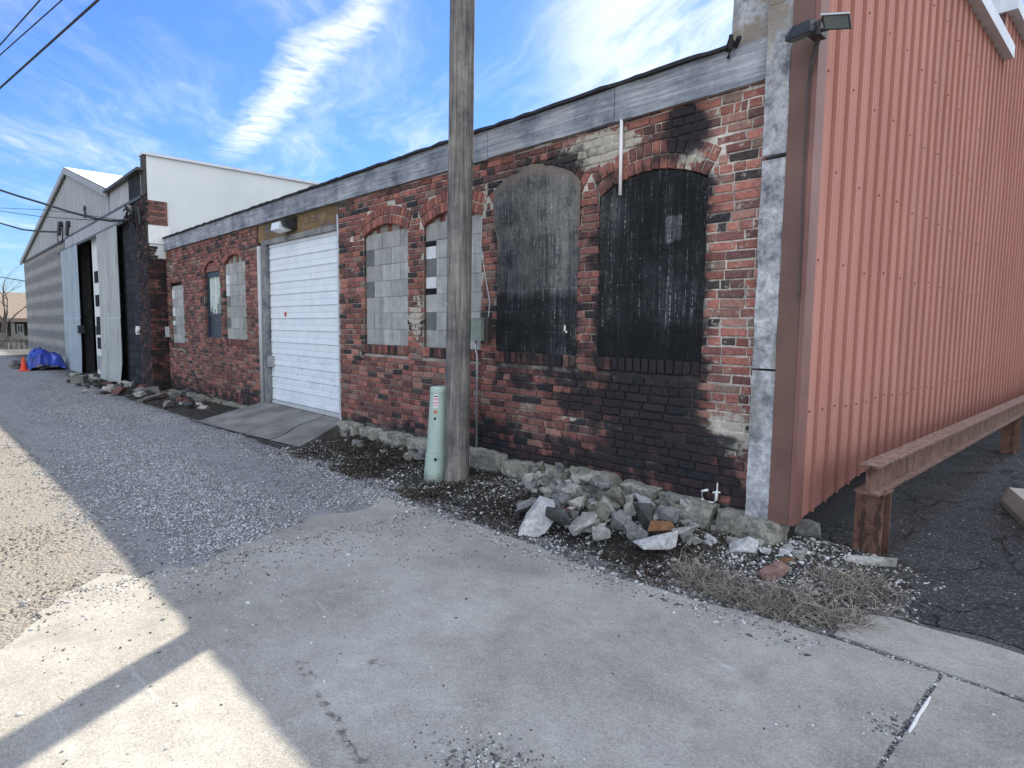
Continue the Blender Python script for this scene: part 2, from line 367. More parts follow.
def m_galv(name, c1, c2, stain):
    def f(t):
        p = t.pos(); s = t.noise(t.vmul(p, (11, 2, .30)), 1.0, 7, .75); n = t.noise(t.vmul(p, (3, 3, 1.2)), 1.2, 6, .7)
        c = t.ramp(s, [(.3, c1), (.68, c2)])
        c = t.mix(t.step(n, .52, .72, 0, .6), c, stain)
        return {'color': c, 'rough': .6, 'spec': .4, 'metal': .15}
    return mat(name, f)
m_galv('galvanized', (.17, .215, .26), (.36, .42, .47), (.15, .16, .165))
m_galv('galvanized_grey', (.22, .24, .24), (.42, .44, .435), (.14, .15, .15))
m_galv('grey_siding', (.25, .265, .275), (.36, .37, .375), (.22, .225, .23))
m_galv('old_boards', (.26, .265, .27), (.44, .44, .44), (.08, .08, .085))

def m_white(t):
    p = t.pos(); n = t.noise(p, .8, 6, .6); n2 = t.noise(p, 6, 5, .7); z = t.sep(p)[2]
    c = t.ramp(n, [(.3, (.56, .59, .585)), (.7, (.66, .685, .67))])
    c = t.mix(t.step(n2, .6, .75, 0, .2), c, (.4, .42, .42))
    return {'color': c, 'rough': .9, 'spec': .2, 'normal': t.bump(n2, .3, .01)}
mat('white_stucco', m_white)

def m_black(t):
    p = t.pos(); n = t.noise(t.vmul(p, (3, 3, .6)), 2, 6, .7)
    bk = t.node('ShaderNodeTexBrick', {'Vector': t.node('ShaderNodeCombineXYZ', {0: t.sep(p)[0], 1: t.sep(p)[2], 2: 0.}).outputs[0], 'Color1': (.012, .014, .017, 1), 'Color2': (.03, .033, .038, 1), 'Mortar': (.006, .006, .008, 1), 'Scale': 1., 'Brick Width': .4, 'Row Height': .2, 'Mortar Size': .012})
    c = t.mix(t.step(n, .55, .72, 0, .6), bk.outputs[0], (.075, .08, .09))
    return {'color': c, 'rough': .9, 'spec': .25}
mat('black_block', m_black)

def m_stripe(t):
    p = t.pos(); x, y, z = t.sep(p); n = t.noise(p, 1.2, 6, .65); n2 = t.noise(p, 9, 5, .7)
    xz = t.node('ShaderNodeCombineXYZ', {0: x, 1: z, 2: 0.}).outputs[0]
    bk = t.node('ShaderNodeTexBrick', {'Vector': xz, 'Color1': (.9, .9, .9, 1), 'Color2': (1.08, 1.08, 1.08, 1), 'Mortar': (.75, .75, .75, 1), 'Scale': 1., 'Brick Width': .4, 'Row Height': .2, 'Mortar Size': .01})
    fr = t.math('FRACT', t.math('DIVIDE', t.math('ADD', z, t.math('MULTIPLY', n2, .04)), .6))
    c = t.mix(t.math('MULTIPLY', t.step(fr, .40, .44), t.step(fr, .98, .94)), (.265, .26, .245), (.165, .168, .17))
    c = t.mix(1., c, bk.outputs[0], 'MULTIPLY')
    c = t.mix(t.step(n, .5, .7, 0, .4), c, (.17, .17, .165))
    return {'color': c, 'rough': .92, 'spec': .2}
mat('striped_block', m_stripe)

def m_rust(t):
    p = t.pos(); n = t.noise(p, 5, 7, .72); n2 = t.noise(p, 24, 6, .72)
    c = t.ramp(n, [(.3, (.07, .036, .027)), (.5, (.14, .075, .052)), (.75, (.20, .125, .092))])
    c = t.mix(t.step(t.noise(t.vmul(p, (9, 9, 2.2)), 1.2, 6, .75), .54, .62, 0, .85), c, (.03, .018, .015))
    c = t.mix(t.step(n2, .58, .66, 0, .85), c, (.035, .02, .017))
    up = t.sep(t.node('ShaderNodeNewGeometry').outputs['Normal'])[2]
    c = t.mix(t.math('MULTIPLY', t.step(up, .6, .9), t.step(n2, .40, .56)), c, (.22, .145, .12))
    return {'color': c, 'rough': .8, 'spec': .3, 'normal': t.bump(n2, .5, .006)}
mat('rusty_steel', m_rust)

def m_tarp(t):
    p = t.pos(); n = t.noise(p, 3.5, 5, .6)
    return {'color': t.ramp(n, [(.35, (.004, .012, .12)), (.60, (.012, .04, .34)), (.75, (.12, .21, .52))]), 'rough': .38, 'spec': .5}
mat('blue_tarp', m_tarp)

def m_grass(t):
    c = t.attr('Col', 'Color'); return {'color': c, 'rough': .9, 'spec': .2}
mat('straw', m_grass)

def m_glass(t):
    return {'color': (.10, .12, .12), 'rough': .08, 'spec': .6}
mat('window_glass', m_glass)

# ------------------------------------------------------------------ mesh helpers
class MB:
    def __init__(s): s.v = []; s.f = []; s.c = []; s.a = {}
    def add(s, vs, fs, col=(1, 1, 1), **attrs):
        o = len(s.v); s.v += [tuple(q) for q in vs]; s.f += [tuple(i+o for i in q) for q in fs]
        s.c += [col]*len(vs)
        for k, val in attrs.items(): s.a.setdefault(k, {}).update({o+i: (val[i] if isinstance(val, (list, tuple)) else val) for i in range(len(vs))})
    def box(s, x0, x1, y0, y1, z0, z1, col=(1, 1, 1), **at):
        vs = [(x0, y0, z0), (x1, y0, z0), (x1, y1, z0), (x0, y1, z0), (x0, y0, z1), (x1, y0, z1), (x1, y1, z1), (x0, y1, z1)]
        s.add(vs, [(0, 3, 2, 1), (4, 5, 6, 7), (0, 1, 5, 4), (1, 2, 6, 5), (2, 3, 7, 6), (3, 0, 4, 7)], col, **at)
    def obox(s, c, ax, ay, az, col=(1, 1, 1)):
        c, ax, ay, az = (Vector(q) for q in (c, ax, ay, az))
        vs = [c+sx*ax+sy*ay+sz*az for sz in (-1, 1) for sx, sy in ((-1, -1), (1, -1), (1, 1), (-1, 1))]
        s.add(vs, [(0, 3, 2, 1), (4, 5, 6, 7), (0, 1, 5, 4), (1, 2, 6, 5), (2, 3, 7, 6), (3, 0, 4, 7)], col)
    def tube(s, pts, rad, n=8, col=(1, 1, 1), caps=True):
        pts = [Vector(p) for p in pts]; rings = []; up = Vector((0, 0, 1)); base = len(s.v); vs = []; fs = []
        for i, p in enumerate(pts):
            d = (pts[min(i+1, len(pts)-1)] - pts[max(i-1, 0)]).normalized()
            a = d.cross(up if abs(d.z) < .95 else Vector((1, 0, 0))).normalized(); b = d.cross(a)
            r = rad[i] if isinstance(rad, (list, tuple)) else rad
            vs += [p + a*(r*math.cos(2*math.pi*k/n)) + b*(r*math.sin(2*math.pi*k/n)) for k in range(n)]
        for i in range(len(pts)-1):
            for k in range(n):
                fs.append((i*n+k, i*n+(k+1) % n, (i+1)*n+(k+1) % n, (i+1)*n+k))
        if caps: fs.append(tuple(range(n-1, -1, -1))[::-1]); fs.append(tuple((len(pts)-1)*n+k for k in range(n)))
        s.add(vs, fs, col)
    def prism(s, poly, axis_vec, col=(1, 1, 1)):
        n = len(poly); av = Vector(axis_vec); P = [Vector(p) for p in poly]
        vs = P + [p+av for p in P]
        fs = [tuple(range(n-1, -1, -1)), tuple(range(n, 2*n))] + [(i, (i+1) % n, n+(i+1) % n, n+i) for i in range(n)]
        s.add(vs, fs, col)
    def build(s, name, m, parent=None, smooth=False, origin=None):
        org = Vector(origin) if origin else (Vector(parent['_o']) if parent is not None and '_o' in parent else Vector((0, 0, 0)))
        me = bpy.data.meshes.new(name)
        me.from_pydata([(x-org.x, y-org.y, z-org.z) for x, y, z in s.v], [], s.f)
        ca = me.color_attributes.new('Col', 'FLOAT_COLOR', 'POINT')
        ca.data.foreach_set('color', np.array([(*c, 1) for c in s.c], dtype=np.float32).ravel())
        for k, d in s.a.items():
            arr = np.zeros(len(s.v), np.float32)
            arr[list(d.keys())] = list(d.values())
            me.attributes.new(k, 'FLOAT', 'POINT').data.foreach_set('value', arr)
        bm = bmesh.new(); bm.from_mesh(me); bmesh.ops.recalc_face_normals(bm, faces=bm.faces); bm.to_mesh(me); bm.free()
        if smooth: me.polygons.foreach_set('use_smooth', [True]*len(me.polygons))
        me.materials.append(MATS[m]); o = bpy.data.objects.new(name, me); COL.objects.link(o)
        if parent is not None:
            o.parent = parent; o['_o'] = tuple(org) if '_o' in parent else (0, 0, 0)
        else:
            o.location = org; o['_o'] = tuple(org)
        return o

def thing(name, loc, label, cat, group=None):
    o = bpy.data.objects.new(name, None); COL.objects.link(o); o.location = loc; o['_o'] = tuple(loc); o.empty_display_size = .2
    o['label'] = label; o['category'] = cat
    if group: o['group'] = group
    return o
def tag(o, label, cat, group=None):
    o['label'] = label; o['category'] = cat
    if group: o['group'] = group
    return o
def structure(o): o['kind'] = 'structure'; return o
def stuff(o, label=None, cat=None):
    o['kind'] = 'stuff'
    if label: o['label'] = label; o['category'] = cat
    return o
def ray(x, y): return AF + AR*((x-512)/FPX) - AU*((y-384)/FPX)
def on_plane(x, y, p0, n):
    d = ray(x, y); n = Vector(n); return CAM + d*((Vector(p0)-CAM).dot(n)/d.dot(n))
def onZ(x, y, z=0.): return on_plane(x, y, (0, 0, z), (0, 0, 1))
def onY(x, y, Y=0.): return on_plane(x, y, (0, Y, 0), (0, 1, 0))
def fbm(x, y, z=0., s=1.): return mn.fractal(Vector((x*s, y*s, z)), 1., 2., 4)
def gfall(x): return -.013*max(0., min(9., -x-6.0))
def onG(x, y, h=0.):
    z = 0.
    for _ in range(12): q = onZ(x, y, z+h); z = gfall(q.x)
    return q
def jit(a): return random.uniform(-a, a)
def scatter(name, m, P, S, cols, flat=.65, seed=1):
    """one mesh of many small faceted stones, octahedron based"""
    rg = np.random.default_rng(seed); n = len(P)
    g = (1+5**.5)/2
    base = np.array([(-1, g, 0), (1, g, 0), (-1, -g, 0), (1, -g, 0), (0, -1, g), (0, 1, g), (0, -1, -g), (0, 1, -g), (g, 0, -1), (g, 0, 1), (-g, 0, -1), (-g, 0, 1)])/math.hypot(1, g)
    fc = np.array([(0, 11, 5), (0, 5, 1), (0, 1, 7), (0, 7, 10), (0, 10, 11), (1, 5, 9), (5, 11, 4), (11, 10, 2), (10, 7, 6), (7, 1, 8), (3, 9, 4), (3, 4, 2), (3, 2, 6), (3, 6, 8), (3, 8, 9), (4, 9, 5), (2, 4, 11), (6, 2, 10), (8, 6, 7), (9, 8, 1)])
    V = base[None] * rg.uniform(.62, 1.2, (n, 12, 1))
    V = V * np.stack([rg.uniform(.7, 1.3, n), rg.uniform(.6, 1.0, n), rg.uniform(flat*.6, flat*1.2, n)], 1)[:, None]
    a = rg.uniform(0, 6.28, n); tl = rg.normal(0, .35, n)
    ct, st = np.cos(tl)[:, None], np.sin(tl)[:, None]
    y2 = V[..., 1]*ct - V[..., 2]*st; z2 = V[..., 1]*st + V[..., 2]*ct
    ca, sa = np.cos(a)[:, None], np.sin(a)[:, None]
    X = V[..., 0]*ca - y2*sa; Y = V[..., 0]*sa + y2*ca
    V = np.stack([X, Y, z2], -1) * np.asarray(S)[:, None, None] + np.asarray(P)[:, None]
    F = (fc[None] + (np.arange(n)*12)[:, None, None]).reshape(-1, 3)
    me = bpy.data.meshes.new(name); me.vertices.add(n*12); me.vertices.foreach_set('co', V.ravel().astype(np.float32))
    me.loops.add(F.size); me.loops.foreach_set('vertex_index', F.ravel().astype(np.int32))
    me.polygons.add(len(F)); me.polygons.foreach_set('loop_start', np.arange(0, F.size, 3, dtype=np.int32))
    me.update(calc_edges=True)
    C = np.concatenate([np.repeat(np.asarray(cols), 12, 0), np.ones((n*12, 1))], 1)
    me.color_attributes.new('Col', 'FLOAT_COLOR', 'POINT').data.foreach_set('color', C.ravel().astype(np.float32))
    me.materials.append(MATS[m]); o = bpy.data.objects.new(name, me); COL.objects.link(o); return o
def grey_cols(n, lo, hi, seed, tint=(1, 1, 1), p=1.6):
    rg = np.random.default_rng(seed); g = lo+(hi-lo)*rg.random(n)**p
    c = g[:, None]*np.array(tint)[None]*rg.uniform(.94, 1.06, (n, 3)); return c
def npnoise(P, s, off=0.):
    return np.array([mn.fractal(Vector((p[0]*s+off, p[1]*s, off)), 1., 2., 4) for p in P])
def sheet(name, pts, z, m, thick=.02, wob=.012, step=.06, holes=None):
    out = []
    for i, a in enumerate(pts):
        b = pts[(i+1) % len(pts)]; a2, b2 = Vector((a[0], a[1])), Vector((b[0], b[1])); L = (b2-a2).length
        k = max(1, int(L/step)) if L < 14 else 2
        for j in range(k):
            q = a2.lerp(b2, j/k)
            if L < 14 and name == 'concrete_lane' and q.x < -3.45: q += Vector((fbm(q.x, q.y, 3, 2.6), fbm(q.x, q.y, 9, 2.6)))*.16+Vector((fbm(q.x, q.y, 5, 11), fbm(q.x, q.y, 8, 11)))*.05
            elif L < 14: q += Vector((fbm(q.x, q.y, 3, 3.3), fbm(q.x, q.y, 9, 3.3)))*wob*2 + Vector((jit(wob), jit(wob)))*.35
            out.append(Vector((q.x, q.y, z)))
    tri = tessellate_polygon([out]); mb = MB(); n = len(out)
    mb.add(out, [tuple(x) for x in tri]); 
    mb.add(out+[Vector((q.x, q.y, z-thick)) for q in out], [(i, (i+1) % n, n+(i+1) % n, n+i) for i in range(n)])
    return structure(mb.build(name, m))

# ================================================================== GROUND
mb = MB(); G = [-600, -200, -80, -45, -32, -20, -15, -6, 0, 8, 20, 60, 200, 600]
ng = len(G)
mb.add([(x, y, gfall(x)) for y in G for x in G], [(j*ng+i, j*ng+i+1, (j+1)*ng+i+1, (j+1)*ng+i) for j in range(ng-1) for i in range(ng-1)])
structure(mb.build('ground', 'gravel_ground'))
sheet('concrete_lane', [(-3.55, -9), (-3.62, -6), (-3.55, -4.9), (-3.72, -4.25), (-3.70, -4.0), (-3.93, -3.75), (-4.30, -3.50), (-4.08, -3.36), (-4.02, -3.09), (-4.25, -2.62), (-4.46, -2.2), (-4.38, -1.85), (-4.55, -1.5), (-4.66, -1.25), (-4.40, -1.30), (-3.9, -1.27), (-3.1, -1.22), (-2.28, -1.27), (-1.6, -1.14), (-1.03, -1.06), (-.58, -1.045), (-.578, -2.), (-.575, -9)], .010, 'concrete')
sheet('concrete_slab', [(-.558, -9), (-.56, -2), (-.562, -1.045), (3, -1.04), (14, -1.03), (14, -9)], .010, 'concrete', wob=.004)
sheet('concrete_apron', [(-1.03, -1.02), (-1.02, -.88), (-.97, -.66), (-.88, -.60), (-.59, -.585), (-.1, -.56), (1.5, -.5), (14, -.3), (14, -1.0), (3, -1.012), (-.5, -1.018)], .014, 'concrete', wob=.008)
sheet('parking_lot', [(-1.90, 14), (-1.90, .62), (-1.5, .42), (-1.28, .30), (-1.03, .16), (-.93, -.05), (-.86, -.25), (-.80, -.52), (-.4, -.50), (1.5, -.44), (14, -.24), (30, 14)], .006, 'asphalt', wob=.02)
# raised bed of soil along the wall
def bed_z(x, y):
    e = max(0., min(1., (y+1.27-.05*fbm(x, y, 2, 1.5))/.35))
    r = max(0., min(1., (-.75-x)/.5)) * max(0., min(1., (x+24.4)/1.5))
    h = .012+.05*max(0., min(1., (y+1.1)/1.0)) + .022*fbm(x, y, 0, 2.2) + .012*fbm(x, y, 5, 7)
    mo = max(0., min(1., 2.2*(1-((x+2.66)/.80)**2)))*max(0., min(.10, .27*(y+1.08)-.075))*max(0., min(1., (-.12-y)/.2))
    h = max(h, mo+.02*fbm(x, y, 3, 6)) if mo > 0 else h
    if y > .25: h -= .12*(y-.25)
    return -.03 + (h+.03)*e*r + gfall(x)
mb = MB(); xs = np.arange(-24.5, -.70, .05); ys = np.arange(-1.40, .60, .05); nx = len(xs)
mb.add([(x, y, bed_z(x, y)) for y in ys for x in xs], [(j*nx+i, j*nx+i+1, (j+1)*nx+i+1, (j+1)*nx+i) for j in range(len(ys)-1) for i in range(nx-1)
       if not (-10.75 < xs[i] < -7.45 and ys[j] > -1.0) and not (xs[i] > -1.72 and ys[j] > .30) and ys[j] < (.58 if xs[i] > -2.2 else .02)])
structure(mb.build('soil_bed', 'soil', smooth=True))
# ramp in front of the roller door
mb = MB()
top = [(-10.60, .14, .17), (-7.80, .14, .20), (-7.78, -.20, .16), (-7.25, -.92, .016), (-8.9, -1.05, .016), (-10.62, -1.12, .016), (-10.60, -.1, .15)]
def rampz(x, y):
    f = max(0, min(1, (y+1.0)/1.02)); return .016+.165*f+gfall(x)*(1-f)
nn = 28; V = []; 
for j in range(nn+1):
    v = j/nn
    for i in range(nn+1):
        u = i/nn; xl, xr = -10.62, -7.22-.62*v; x = xl+(xr-xl)*u; y = -1.12+.20*u*(1-v)+1.26*v
        V.append((x, y, rampz(x, y)+.006*fbm(x, y, 1, 2)))
F = [(j*(nn+1)+i, j*(nn+1)+i+1, (j+1)*(nn+1)+i+1, (j+1)*(nn+1)+i) for j in range(nn) for i in range(nn) if i != 21]
mb.add(V, F)
edge = [j*(nn+1)+nn for j in range(nn+1)]
mb.add([V[i] for i in edge]+[(V[i][0], V[i][1], -.25) for i in edge], [(i, i+1, nn+2+i, nn+1+i) for i in range(nn)])
edge = [j*(nn+1) for j in range(nn+1)]
mb.add([V[i] for i in edge]+[(V[i][0], V[i][1], -.25) for i in edge], [(i, i+1, nn+2+i, nn+1+i) for i in range(nn)])
# the cracked strip closed but sunk
for j in range(nn):
    q = [V[j*(nn+1)+21], V[j*(nn+1)+22], V[(j+1)*(nn+1)+22], V[(j+1)*(nn+1)+21]]
    cx = .5+.42*math.sin(j*.35)
    a = [tuple(Vector(q[0]).lerp(Vector(q[1]), max(.02, cx-.13)))] ; b = [tuple(Vector(q[3]).lerp(Vector(q[2]), max(.02, .5+.42*math.sin((j+1)*.35)-.13)))]
    c_ = [tuple(Vector(q[0]).lerp(Vector(q[1]), min(.98, cx+.13)))]; d_ = [tuple(Vector(q[3]).lerp(Vector(q[2]), min(.98, .5+.42*math.sin((j+1)*.35)+.13)))]
    mb.add([q[0]]+a+b+[q[3]], [(0, 1, 2, 3)]); mb.add(c_+[q[1], q[2]]+d_, [(0, 1, 2, 3)])
simple('ramp_concrete', (.165, .162, .152), .93, 0, .38, 2.2, .5, .2)
structure(mb.build('door_ramp', 'ramp_concrete'))

# ================================================================== BRICK BUILDING
BX0, BX1 = -16.05, -1.94
BH, CW = .0677, .207
bb = thing('brick_building', (-9, 0, 0), 'long low red brick building with bricked-up arched windows and a white roller door', 'building')
# openings: x0, x1, zsill, zspring, zcrown, ring
OPEN = [(-15.80, -14.80, 1.06, 2.34, 2.44, 0), (-13.46, -12.52, 1.22, 2.50, 2.72, 1), (-12.31, -11.24, 1.22, 2.60, 2.76, 1),
        (-7.22, -6.20, 1.26, 2.62, 2.74, 2), (-5.90, -4.88, 1.26, 2.62, 2.74, 2), (-4.65, -3.59, 1.26, 2.62, 2.78, 2), (-3.35, -2.37, 1.26, 2.60, 2.73, 2)]
RING = .112
def circ(o):
    x0, x1, zs, zp, zc, k = o; h = zc-zp; c = (x1-x0)/2; r = (c*c+h*h)/(2*h); return (x0+x1)/2, zc-r, r
def hole_x(z, extra_ring):
    out = []
    for o in OPEN:
        x0, x1, zs, zp, zc, k = o
        cx, cz, r = circ(o); ex = RING*k*extra_ring
        sill = .115 if extra_ring else 0
        if zs-sill <= z < zp-.02: out.append((x0, x1))
        elif z >= zp-.02 and z < zc+ex:
            rr = r+ex; dd = rr*rr-(z-cz)**2
            if dd > 0:
                hw = math.sqrt(dd); c_ = (x1-x0)/2; hf = math.asin(min(1, c_/r)); hw = min(hw, c_+max(0, z-zp+.03)*math.tan(hf)+.006, (x1-x0)/2*(1+ex/r)+.01); out.append((cx-hw, cx+hw))
    if z < 3.3: out.append((-10.68, -7.86))
    return out
def ell(x, z, cx, cz, rx, rz): return max(0., 1.25-math.hypot((x-cx)/rx, (z-cz)/rz))
def soot(x, z):
    s = 0.
    if x > -8: s = max(s, (.62-z)/.42 if x > -5.2 else (.62-z)/.62)
    if -5.2 < x < -2.0: s = max(s, min(1, (.95-z)/.6)*.85)
    s = max(s, ell(x, z, -2.80, .95, .78, .75)*1.5, ell(x, z, -2.45, .6, .5, .7)*1.3, ell(x, z, -2.56, 2.95, .22, .24)*1.5, ell(x, z, -3.30, 2.45, .25, .5)*.8,
            ell(x, z, -4.35, 2.80, .22, .22)*1.0, ell(x, z, -3.9, 2.90, .50, .20)*1.2, ell(x, z, -3.5, .9, .8, .25)*.8)
    if x < -10.7: s = max(s, (.55-z)/.6, (x < -15)*.25*(1.2-z))
    if x > -2.32 and z > .75: s *= .25
    for o in OPEN[5:]:
        d = max(o[0]-x, x-o[1], 0)+max(z-2.9, 0)
        if z > .9: s = max(s, (.62 if o is OPEN[5] else (.80 if z < 2.62 else .42))-d/.20)
    if x > -2.32 and z > .75: s *= .55
    return max(-.25, min(1.6, s*1.25))-.12
def lime(x, z):
    l = max(ell(x, z, -3.42, 2.99, .50, .16)*1.05, ell(x, z, -2.55, 2.78, .13, .16)*.0, ell(x, z, -2.12, .75, .20, .20)*.95,
            ell(x, z, -4.82, 2.75, .07, .25)*.6, ell(x, z, -2.52, 2.76, .18, .10)*.9, ell(x, z, -15.6, 2.75, .45, .35)*.35, ell(x, z, -6.05, 1.62, .14, .36)*.75)
    l = max(l, ell(x, z, -4.12, .80, .055, .05)*1.1, ell(x, z, -3.62, .70, .05, .045)*1.1, ell(x, z, -2.9, .62, .06, .04))
    l += .5*max(0, fbm(x, z, 11, 2.3)-.22)
    if x > -2.4 and z > .8: l = max(l, .22)
    return l
def mortar_c(x, z):
    g = .5+.5*fbm(x, z, 4, 3)
    if x > -2.5 and z > .55: b = (.40, .375, .335)
    elif z > 2.55 and x > -8: b = (.38, .35, .31)
    elif x > -8 and z > 1.1: b = (.27, .245, .22)
    else: b = (.22, .20, .18)
    return tuple(q*(.5+1.3*g) for q in b)
REDS = [(.235, .095, .077), (.19, .078, .067), (.275, .115, .09), (.15, .069, .061), (.225, .122, .10), (.11, .06, .056)]
def brick_c(x, z):
    r = random.random()
    if r < .05: return (.035, .034, .037)
    if r < .09: return (.06, .05, .05)
    if r < .135: return (.21, .15, .12)
    c = random.choice(REDS); k = random.uniform(.75, 1.35)*(1+.25*fbm(x, z, 7, 1.1))*(1.2 if x > -2.6 else 1)
    if x < -10.7: k *= .92
    return tuple(q*k for q in c)
def brick(mb, x0, x1, z0, z1, col, y0=0., depth=.10, T=None):
    yf = y0-.010-random.uniform(0, .008); ch = .007
    def q(x, z, a=.0055): return x+jit(a), z+jit(a*.7)
    o = [q(x0, z0), q(x1, z0), q(x1, z1), q(x0, z1)]
    i = [(o[0][0]+ch, o[0][1]+ch), (o[1][0]-ch, o[1][1]+ch), (o[2][0]-ch, o[2][1]-ch), (o[3][0]+ch, o[3][1]-ch)]
    vs = [(x, y0+depth, z) for x, z in o]+[(x, yf+.006, z) for x, z in o]+[(x, yf+jit(.0015), z) for x, z in i]
    if T: vs = [T(v) for v in vs]
    fs = [(8, 9, 10, 11)]+[(k, (k+1) % 4, 4+(k+1) % 4, 4+k) for k in range(4)]+[(4+k, 4+(k+1) % 4, 8+(k+1) % 4, 8+k) for k in range(4)]
    ds = random.gauss(0, .20)
    mb.add(vs, fs, col, soot=[soot(v[0], v[2])+ds for v in vs], lime=[lime(v[0], v[2]) for v in vs])
mb = MB(); k = 0; z = .10-4*BH
while z < 3.26:
    z1 = z+BH-.011; zm = z+BH/2
    left_base = .10 if zm < .2 else 0
    holes = hole_x(zm, 1)
    hdr = (k % 6 == 5); wdt = CW if not hdr else CW/2
    x = BX0+(.0 if k % 2 else -wdt*.5)+jit(.01)
    while x < BX1:
        wj = wdt*random.uniform(.90, 1.08) if random.random() > .14 else wdt*random.choice((.5, .5, .72))
        a, b = max(x, BX0), min(x+wj-.011, BX1); x += wj
        if zm < .215 and a > -10.8: continue
        if zm < .1 and a > -10.7: continue
        segs = [(a, b)]
        for h0, h1 in holes:
            ns = []
            for s0, s1 in segs:
                if h1 <= s0 or h0 >= s1: ns.append((s0, s1)); continue
                if h0 > s0: ns.append((s0, h0))
                if h1 < s1: ns.append((h1, s1))
            segs = ns
        for s0, s1 in segs:
            if s1-s0 > .035 and random.random() > .004:
                zz_ = z + .004*fbm(s0, z, 3, .8)
                brick(mb, s0, s1, zz_, zz_+BH-.011, brick_c(s0, z))
    z += BH; k += 1
# arches, sills
for o in OPEN:
    x0, x1, zs, zp, zc, kk = o
    n = round((x1-x0)/.075); ww = (x1-x0)/n
    for i in range(n):
        c = brick_c(x0+i*ww, zs); c = tuple(q*.75 for q in c)
        brick(mb, x0+i*ww+.006, x0+(i+1)*ww-.006, zs-.108, zs-.004, c, y0=-.012)
    cx, cz, r = circ(o); half = math.asin((x1-x0)/2/r)
    for rg_ in range(kk):
        r0 = r+rg_*RING; r1 = r0+RING-.012; n = max(6, round(2*half*r0/.072))
        for i in range(n):
            a0 = -half+2*half*(i+.08)/n; a1 = -half+2*half*(i+.92)/n
            col = tuple(q*1.08 for q in random.choice(REDS[:4]))
            def T(v, cx=cx, cz=cz, a0=a0, a1=a1): 
                an = a0+(a1-a0)*v[0]; return (cx+v[2]*math.sin(an), v[1], cz+v[2]*math.cos(an))
            yf = -.012-random.uniform(0, .006); e = .05
            pts = [(0, r0), (1, r0), (1, r1), (0, r1)]; ip = [(e, r0+.005), (1-e, r0+.005), (1-e, r1-.005), (e, r1-.005)]
            vs = [T((u, .1, q)) for u, q in pts]+[T((u, yf+.006, q+jit(.003))) for u, q in pts]+[T((u, yf, q)) for u, q in ip]
            fs = [(8, 9, 10, 11)]+[(k2, (k2+1) % 4, 4+(k2+1) % 4, 4+k2) for k2 in range(4)]+[(4+k2, 4+(k2+1) % 4, 8+(k2+1) % 4, 8+k2) for k2 in range(4)]
            mb.add(vs, fs, col, soot=[soot(v[0], v[2]) for v in vs], lime=[lime(v[0], v[2])*.8 for v in vs])
# mortar bed
dx_ = .04; nx = int((BX1-BX0)/dx_)+1; nz = int(3.2/dx_)+1
V = []; 
for j in range(nz+1):
    for i in range(nx+1):
        x, z = min(BX0+i*dx_, BX1), .09+j*dx_
        sm = .006 if (x > -2.5 and z > .6) else .0
        ly = min(1, max(0, lime(x, z)))
        V.append((x, .002-sm-.012*ly*max(0, .6+fbm(x, z, 8, 6))+.0035*fbm(x, z, 6, 9), z))
F = []
def inside(x, z):
    for h0, h1 in hole_x(z, 0):
        if h0-.004 < x < h1+.004: return True
    for o in OPEN:
        cx, cz, r = circ(o)
        if o[0] < x < o[1] and o[3]-.05 < z < o[3]+.3 and math.hypot(x-cx, z-cz) < r+.03: return True
    return False
for j in range(nz):
    for i in range(nx):
        a = j*(nx+1)+i
        if not inside(V[a][0]+dx_/2, V[a][2]+dx_/2): F.append((a, a+1, a+nx+2, a+nx+1))
mb.add(V, F)
n0 = len(mb.c)-len(V); mb.c[n0:] = [mortar_c(v[0], v[2]) for v in V]
mb.a['soot'].update({n0+i: soot(v[0], v[2]) for i, v in enumerate(V)}); mb.a['lime'].update({n0+i: 0. for i in range(len(V))})
for h in [(-10.68, -7.86)]:
    pass
for o in OPEN:   # mortar returns in the reveals
    for xx in (o[0]-.012, o[1]+.006):
        mb.box(xx, xx+.006, .004, .099, o[2]-.1, o[3]+.02, (.16, .14, .125), soot=.2, lime=0.)
    mb.box(o[0]-.01, o[1]+.01, .0, .09, o[2]-.12, o[2]-.008, (.10, .09, .085), soot=(1.5 if o is OPEN[6] else .3), lime=0.)
mb.box(BX0-.2, -10.69, .012, .3, -.5, .12, (.07, .06, .055), soot=.8, lime=0.); mb.box(BX0-.2, -10.69, .10, .3, 0, 3.3, (.1, .08, .07), soot=.5, lime=0.); mb.box(-7.85, BX1+.1, .13, .33, 0, 3.3, (.1, .08, .07), soot=.5, lime=0.)
# returns of the door opening
for xx, sgn in ((-10.68, 1), (-7.86, -1)):
    for q in range(46):
        zz0 = .15+q*BH
        c = brick_c(xx, zz0); vs0 = (xx-.003, xx) if sgn > 0 else (xx, xx+.003)
        mb.box(vs0[0], vs0[1], .0, .30, zz0, zz0+BH-.011, c, soot=soot(xx, zz0), lime=0.)
mb.build('wall', 'brick', bb)

